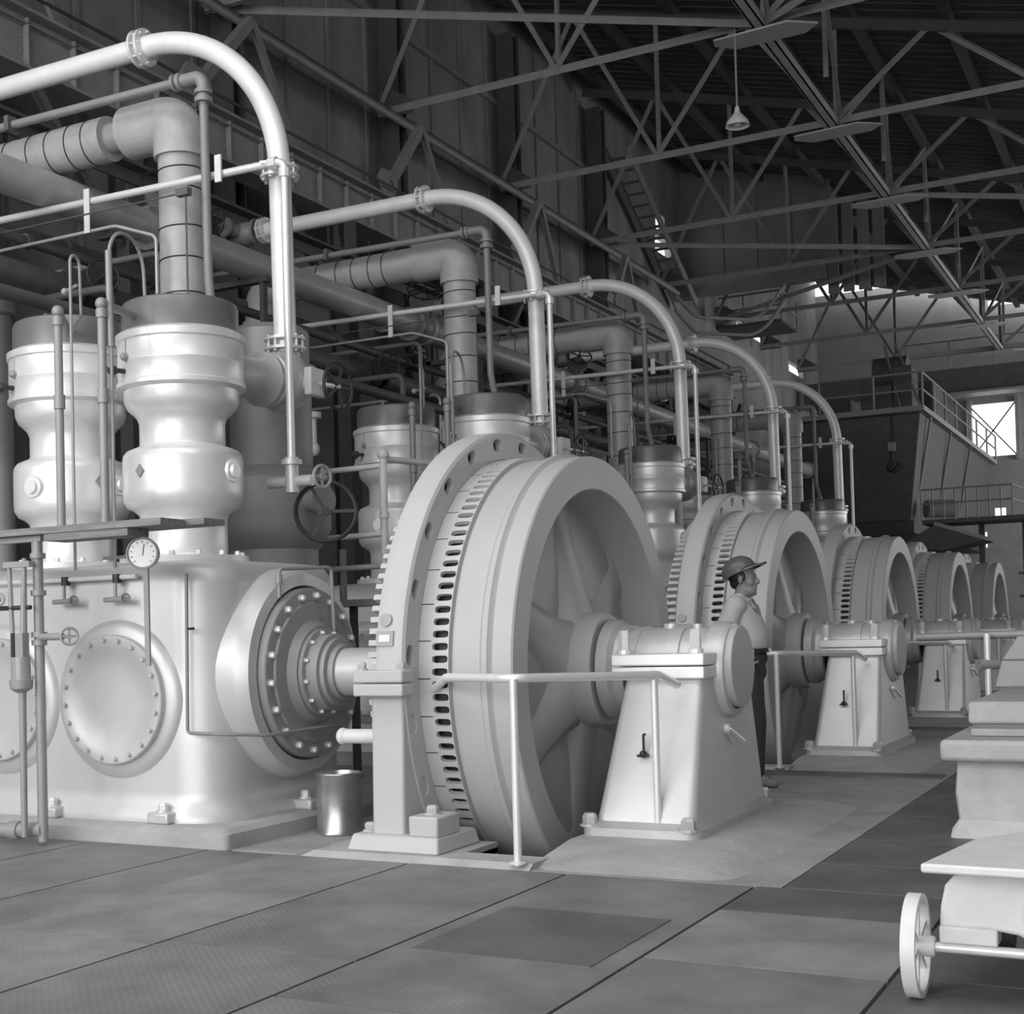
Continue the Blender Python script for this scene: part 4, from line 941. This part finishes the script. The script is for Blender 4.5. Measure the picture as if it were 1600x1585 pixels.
for x, y in ((-11.0, 44), (-12.2, 44), (-11.0, 46)): MB().cyl((x, y, 10.8), (x, y, 11.75), .03, 8).build('rail_post', MPIPE, t)
MB().box(-13.1, -8.8, 40.2, 40.5, 11.0, 11.5).build('beam', STEEL2, t)
t = thing('wall_stair', 'steel stair climbing the left wall past the window', 'stair', (-12.8, 36, 10.4))
for x in (-12.9, -12.3): MB().beam((x, 34, 13.6), (x, 39.5, 10.6), .05, .25).build('stringer', STEEL2, t)
for i in range(14): MB().box(-12.9, -12.3, 34.2+i*.385, 34.4+i*.385, 13.45-i*.21, 13.48-i*.21).build('tread', STEEL2, t)
t = thing('far_tank', 'dark squat tank against the far right wall', 'tank', (-3.2, 37, -.03))
MB().box(-4.0, 1.5, 46, 48, -.03, 4.0).build('shell', STEEL2, t, bevel=.05)
MB().tube([(-4.6, 45.8, 2.6), (1.5, 45.8, 2.7)], .04, 8).build('pipe', MPIPE, t); MB().tube([(-4.6, 45.8, 1.9), (1.5, 45.8, 1.95)], .04, 8).build('pipe', MPIPE, t)
t = thing('conduit_bend', 'looping steel conduits leaving the wall before the gable sheeting', 'pipe', (-12, 36, 9.6))
for i, dz in enumerate((0, .45)):
    MB().tube(arc([(-12.3, 37.5, 10.5-dz), (-11.9, 38, 9.9-dz), (-10.6, 40, 10.0-dz), (-9.9, 40.15, 11.0-dz)], [.5, 1.2], 6), .05, 8).build('run', STEEL2, t)

# ------------------------------------------------------------------ the worker
B = V((-3.0, 10.6, 0)); FW = V((.9995, .03, 0)).normalized(); LF = V((-.03, .9995, 0)).normalized()
def W(f, l, z): return B+FW*f+LF*l+V((0, 0, z))
def capsule(mb, p, q, r1, r2=None, n=18):
    r2 = r1 if r2 is None else r2; p, q = W(*p), W(*q); L = (q-p).length
    pr = [(-r1*cos(pi/2*i/5), r1*sin(pi/2*i/5)) for i in range(6)]+[(L+r2*sin(pi/2*i/5), r2*cos(pi/2*i/5)) for i in range(6)]
    return mb.lathe(pr, p, q-p, n)
def ell(mb, c, rf, rl, rz, n=20, tilt=0):
    k = len(mb.v); mb.sphere((0, 0, 0), 1, n); ct, s_ = cos(tilt), sin(tilt)
    for i in range(k, len(mb.v)):
        a = mb.v[i]; f, l, z = a.x*rf, a.y*rl, a.z*rz
        mb.v[i] = W(c[0]+f*ct-z*s_, c[1]+l, c[2]+f*s_+z*ct)
    return mb
def fuse(mb, vox, name, m, parent, smooth=4):
    me = bpy.data.meshes.new('tmp'); me.from_pydata([tuple(p-ORG) for p in mb.v], [], mb.f); me.update()
    bm = bmesh.new(); bm.from_mesh(me); bmesh.ops.recalc_face_normals(bm, faces=bm.faces); bm.to_mesh(me); bm.free()
    o = bpy.data.objects.new('tmp', me); COL.objects.link(o)
    r = o.modifiers.new('r', 'REMESH'); r.mode = 'VOXEL'; r.voxel_size = vox
    s_ = o.modifiers.new('s', 'SMOOTH'); s_.iterations = smooth; s_.factor = .5
    dg = bpy.context.evaluated_depsgraph_get(); dg.update()
    me2 = bpy.data.meshes.new_from_object(o.evaluated_get(dg)); me2.name = name
    bpy.data.objects.remove(o); me2.materials.clear(); me2.materials.append(m)
    me2.polygons.foreach_set('use_smooth', [True]*len(me2.polygons))
    q = bpy.data.objects.new(name, me2); COL.objects.link(q); q.parent = parent; return q
per = thing('person', 'person in hard hat and pale short-sleeved shirt standing before the second flywheel', 'person', tuple(B))
b = MB()
capsule(b, (0, 0, .95), (-.01, 0, 1.30), .125, .135); capsule(b, (-.02, -.13, 1.37), (-.02, .13, 1.37), .07)
ell(b, (.03, 0, 1.12), .13, .15, .13)
capsule(b, (-.035, 0, 1.38), (-.005, 0, 1.52), .06, .056)
ell(b, (-.01, 0, 1.615), .098, .077, .10); ell(b, (.04, 0, 1.565), .055, .060, .085); ell(b, (.035, 0, 1.495), .062, .056, .052)
ell(b, (.076, 0, 1.472), .022, .028, .022)
capsule(b, (.088, 0, 1.60), (.112, 0, 1.557), .011, .016, 10); capsule(b, (.10, -.012, 1.55), (.10, .012, 1.55), .011, .011, 8)
for s in (-1, 1):
    capsule(b, (.084, s*.016, 1.607), (.074, s*.048, 1.605), .011, .009, 8)
    ell(b, (.062, s*.04, 1.553), .024, .02, .022, 10)
    ell(b, (-.008, s*.076, 1.575), .02, .011, .033, 10); ell(b, (-.004, s*.082, 1.585), .018, .008, .02, 10)
capsule(b, (.091, -.02, 1.522), (.091, .02, 1.522), .008, .008, 8); capsule(b, (.088, -.018, 1.508), (.088, .018, 1.508), .009, .009, 8)
# arms: the near one bent with the hand at the hip, the far one hanging
def arm(sh, el, wr, curl):
    capsule(b, sh, el, .052, .043); capsule(b, el, wr, .043, .028)
    w_ = V(wr); d_ = (w_-V(el)).normalized(); side = V((0, 1, 0)) if abs(d_.y) < .8 else V((1, 0, 0))
    a = d_.cross(side).normalized()*curl; side = a.cross(d_).normalized()
    pc = w_+d_*.05
    for u in (-.026, -.009, .009, .026): capsule(b, tuple(w_+side*u*.6), tuple(w_+d_*.085+side*u), .014, .0125, 10)
    for u, ln in ((-.031, .062), (-.011, .075), (.011, .07), (.031, .055)):
        p0 = w_+d_*.085+side*u; p1 = p0+(d_*.9+a*.35).normalized()*ln*.5; p2 = p1+(d_*.45+a*.85).normalized()*ln*.3; p3 = p2+(d_*.1+a).normalized()*ln*.22
        capsule(b, tuple(p0), tuple(p1), .0095, .009, 10); capsule(b, tuple(p1), tuple(p2), .009, .0085, 10); capsule(b, tuple(p2), tuple(p3), .0085, .0075, 10)
    t0 = w_+d_*.025-side*.026; t1 = t0+(d_*.7-side*.6+a*.4).normalized()*.04; t2 = t1+(d_*.9+a*.5).normalized()*.03
    capsule(b, tuple(t0), tuple(t1), .012, .0105, 10); capsule(b, tuple(t1), tuple(t2), .0105, .009, 10)
arm((-.03, -.185, 1.375), (-.13, -.25, 1.11), (.01, -.215, 1.0), 1)
arm((-.03, .185, 1.375), (-.06, .24, 1.10), (.02, .245, .88), -1)
for hip, kn, an in (((.03, -.085, .90), (.085, -.095, .49), (.075, -.09, .09)), ((.0, .085, .90), (.03, .105, .49), (-.02, .11, .09))):
    capsule(b, hip, kn, .08, .052); capsule(b, kn, an, .05, .036); capsule(b, an, (an[0]+.10, an[1], .045), .034, .03)
fuse(b, .0075, 'body', SKIN, per, 3)
b = MB()
L = []
for z, f1, f0, hw in ((1.035, .15, -.12, .165), (1.06, .168, -.128, .175), (1.13, .172, -.132, .18), (1.22, .152, -.145, .185), (1.30, .122, -.152, .19), (1.36, .09, -.14, .18), (1.41, .05, -.11, .12), (1.44, .03, -.095, .075)):
    L.append([W((f1+f0)/2+(f1-f0)/2*cos(q), hw*sin(q), z) for q in [2*pi*i/28 for i in range(28)]])
b.loft(L); capsule(b, (-.03, -.17, 1.372), (-.03, .17, 1.372), .082); capsule(b, (-.035, -.06, 1.415), (-.035, .06, 1.415), .062)
for s, ef in ((-1, -.105), (1, -.05)):
    p0, p1 = W(-.03, s*.175, 1.385), W(ef, s*.232, 1.165)
    b.lathe([(0, 0), (0, .07), (.04, .078), (.14, .078), (.228, .086), (.228, 0)], p0, p1-p0, 20)
b.lathe([(.0, .088), (.05, .078), (.05, .066), (.0, .075)], W(-.03, 0, 1.40), FW*.18+V((0, 0, 1)), 24, True)
sh = fuse(b, .009, 'shirt', SHIRT, per)
MB().prism([W(.062, -.05, 1.40), W(.105, -.06, 1.35), W(.085, -.1, 1.36)], V((0, 0, .012))).build('collar_point', SHIRT, sh)
MB().prism([W(.062, .05, 1.40), W(.105, .06, 1.35), W(.085, .1, 1.36)], V((0, 0, .012))).build('collar_point', SHIRT, sh)
b = MB()
ell(b, (.02, 0, .98), .142, .178, .10); ell(b, (.035, 0, .88), .115, .16, .12); ell(b, (-.03, 0, .90), .125, .165, .10)
for hip, kn, an in (((.03, -.085, .90), (.085, -.095, .49), (.07, -.09, .10)), ((.0, .085, .90), (.03, .105, .49), (-.025, .11, .10))):
    capsule(b, hip, kn, .105, .078); capsule(b, kn, an, .076, .064)
fuse(b, .009, 'trousers', TROUS, per)
L = []
for z in (1.018, 1.05): L.append([W(.03+.152*cos(a), .178*sin(a), z) for a in [2*pi*i/32 for i in range(32)]])
bl = MB().loft(L).build('belt', BLACK, per)
MB().beam(W(.178, -.025, 1.034), W(.178, .025, 1.034), .012, .035).build('buckle', CHROME, bl)
for an in ((.075, -.09), (-.015, .11)):
    b = MB(); capsule(b, (an[0]-.04, an[1], .045), (an[0]+.13, an[1], .035), .044, .038); capsule(b, (an[0]-.01, an[1], .11), (an[0]-.01, an[1], .05), .046, .045)
    L2 = b.v
    for i, p in enumerate(L2):
        if p.z < .004: L2[i] = V((p.x, p.y, .004))
    fuse(b, .008, 'shoe', SHOE, per)
b = MB(); ell(b, (-.035, 0, 1.615), .088, .083, .095); ell(b, (-.062, 0, 1.555), .045, .062, .05)
for s in (-1, 1): ell(b, (.012, s*.07, 1.60), .02, .012, .04, 10)
fuse(b, .008, 'hair', HAIR, per, 2)
# hard hat, tipped back
ax = (FW*-.42+V((0, 0, .907))).normalized(); hf = (FW*.907+V((0, 0, .42))).normalized(); cH = W(-.03, 0, 1.632)
h = MB(); rows = []
for i in range(9):
    e = pi/2*i/8; rows.append([cH+hf*(.135*cos(e)*cos(a))+LF*(.112*cos(e)*sin(a))+ax*(.128*sin(e)**.85 if i else 0) for a in [2*pi*q/36 for q in range(36)]])
ht = h.loft(rows).build('hard_hat', HAT, per, 60)
vz = MB(); ri, ro = [], []
for i in range(17):
    a = radians(-75+150*i/16); ri.append(cH+hf*.13*cos(a)+LF*.108*sin(a)+ax*.004); k_ = max(0, cos(a*1.15))
    ro.append(cH+hf*(.135*cos(a)+.085*k_)+LF*(.113+.006*k_)*sin(a)-ax*(.008+.018*k_))
vz.prism(ri+ro[::-1], ax*.011); vz.build('visor', HAT, ht, 60)
MB().loft([[cH+hf*(.138*k_)*cos(a)+LF*(.115*k_)*sin(a)+ax*z for a in [2*pi*q/36 for q in range(36)]] for z, k_ in ((-.006, 1.0), (.012, .99))]).build('rim', HAT, ht, 60)
for s in (-1, 1):
    MB().sphere(W(.0825, s*.031, 1.588), .009, 10).build('eye', SKIN, per); MB().sphere(W(.0865, s*.033, 1.588), .0062, 8).build('pupil', BLACK, per)
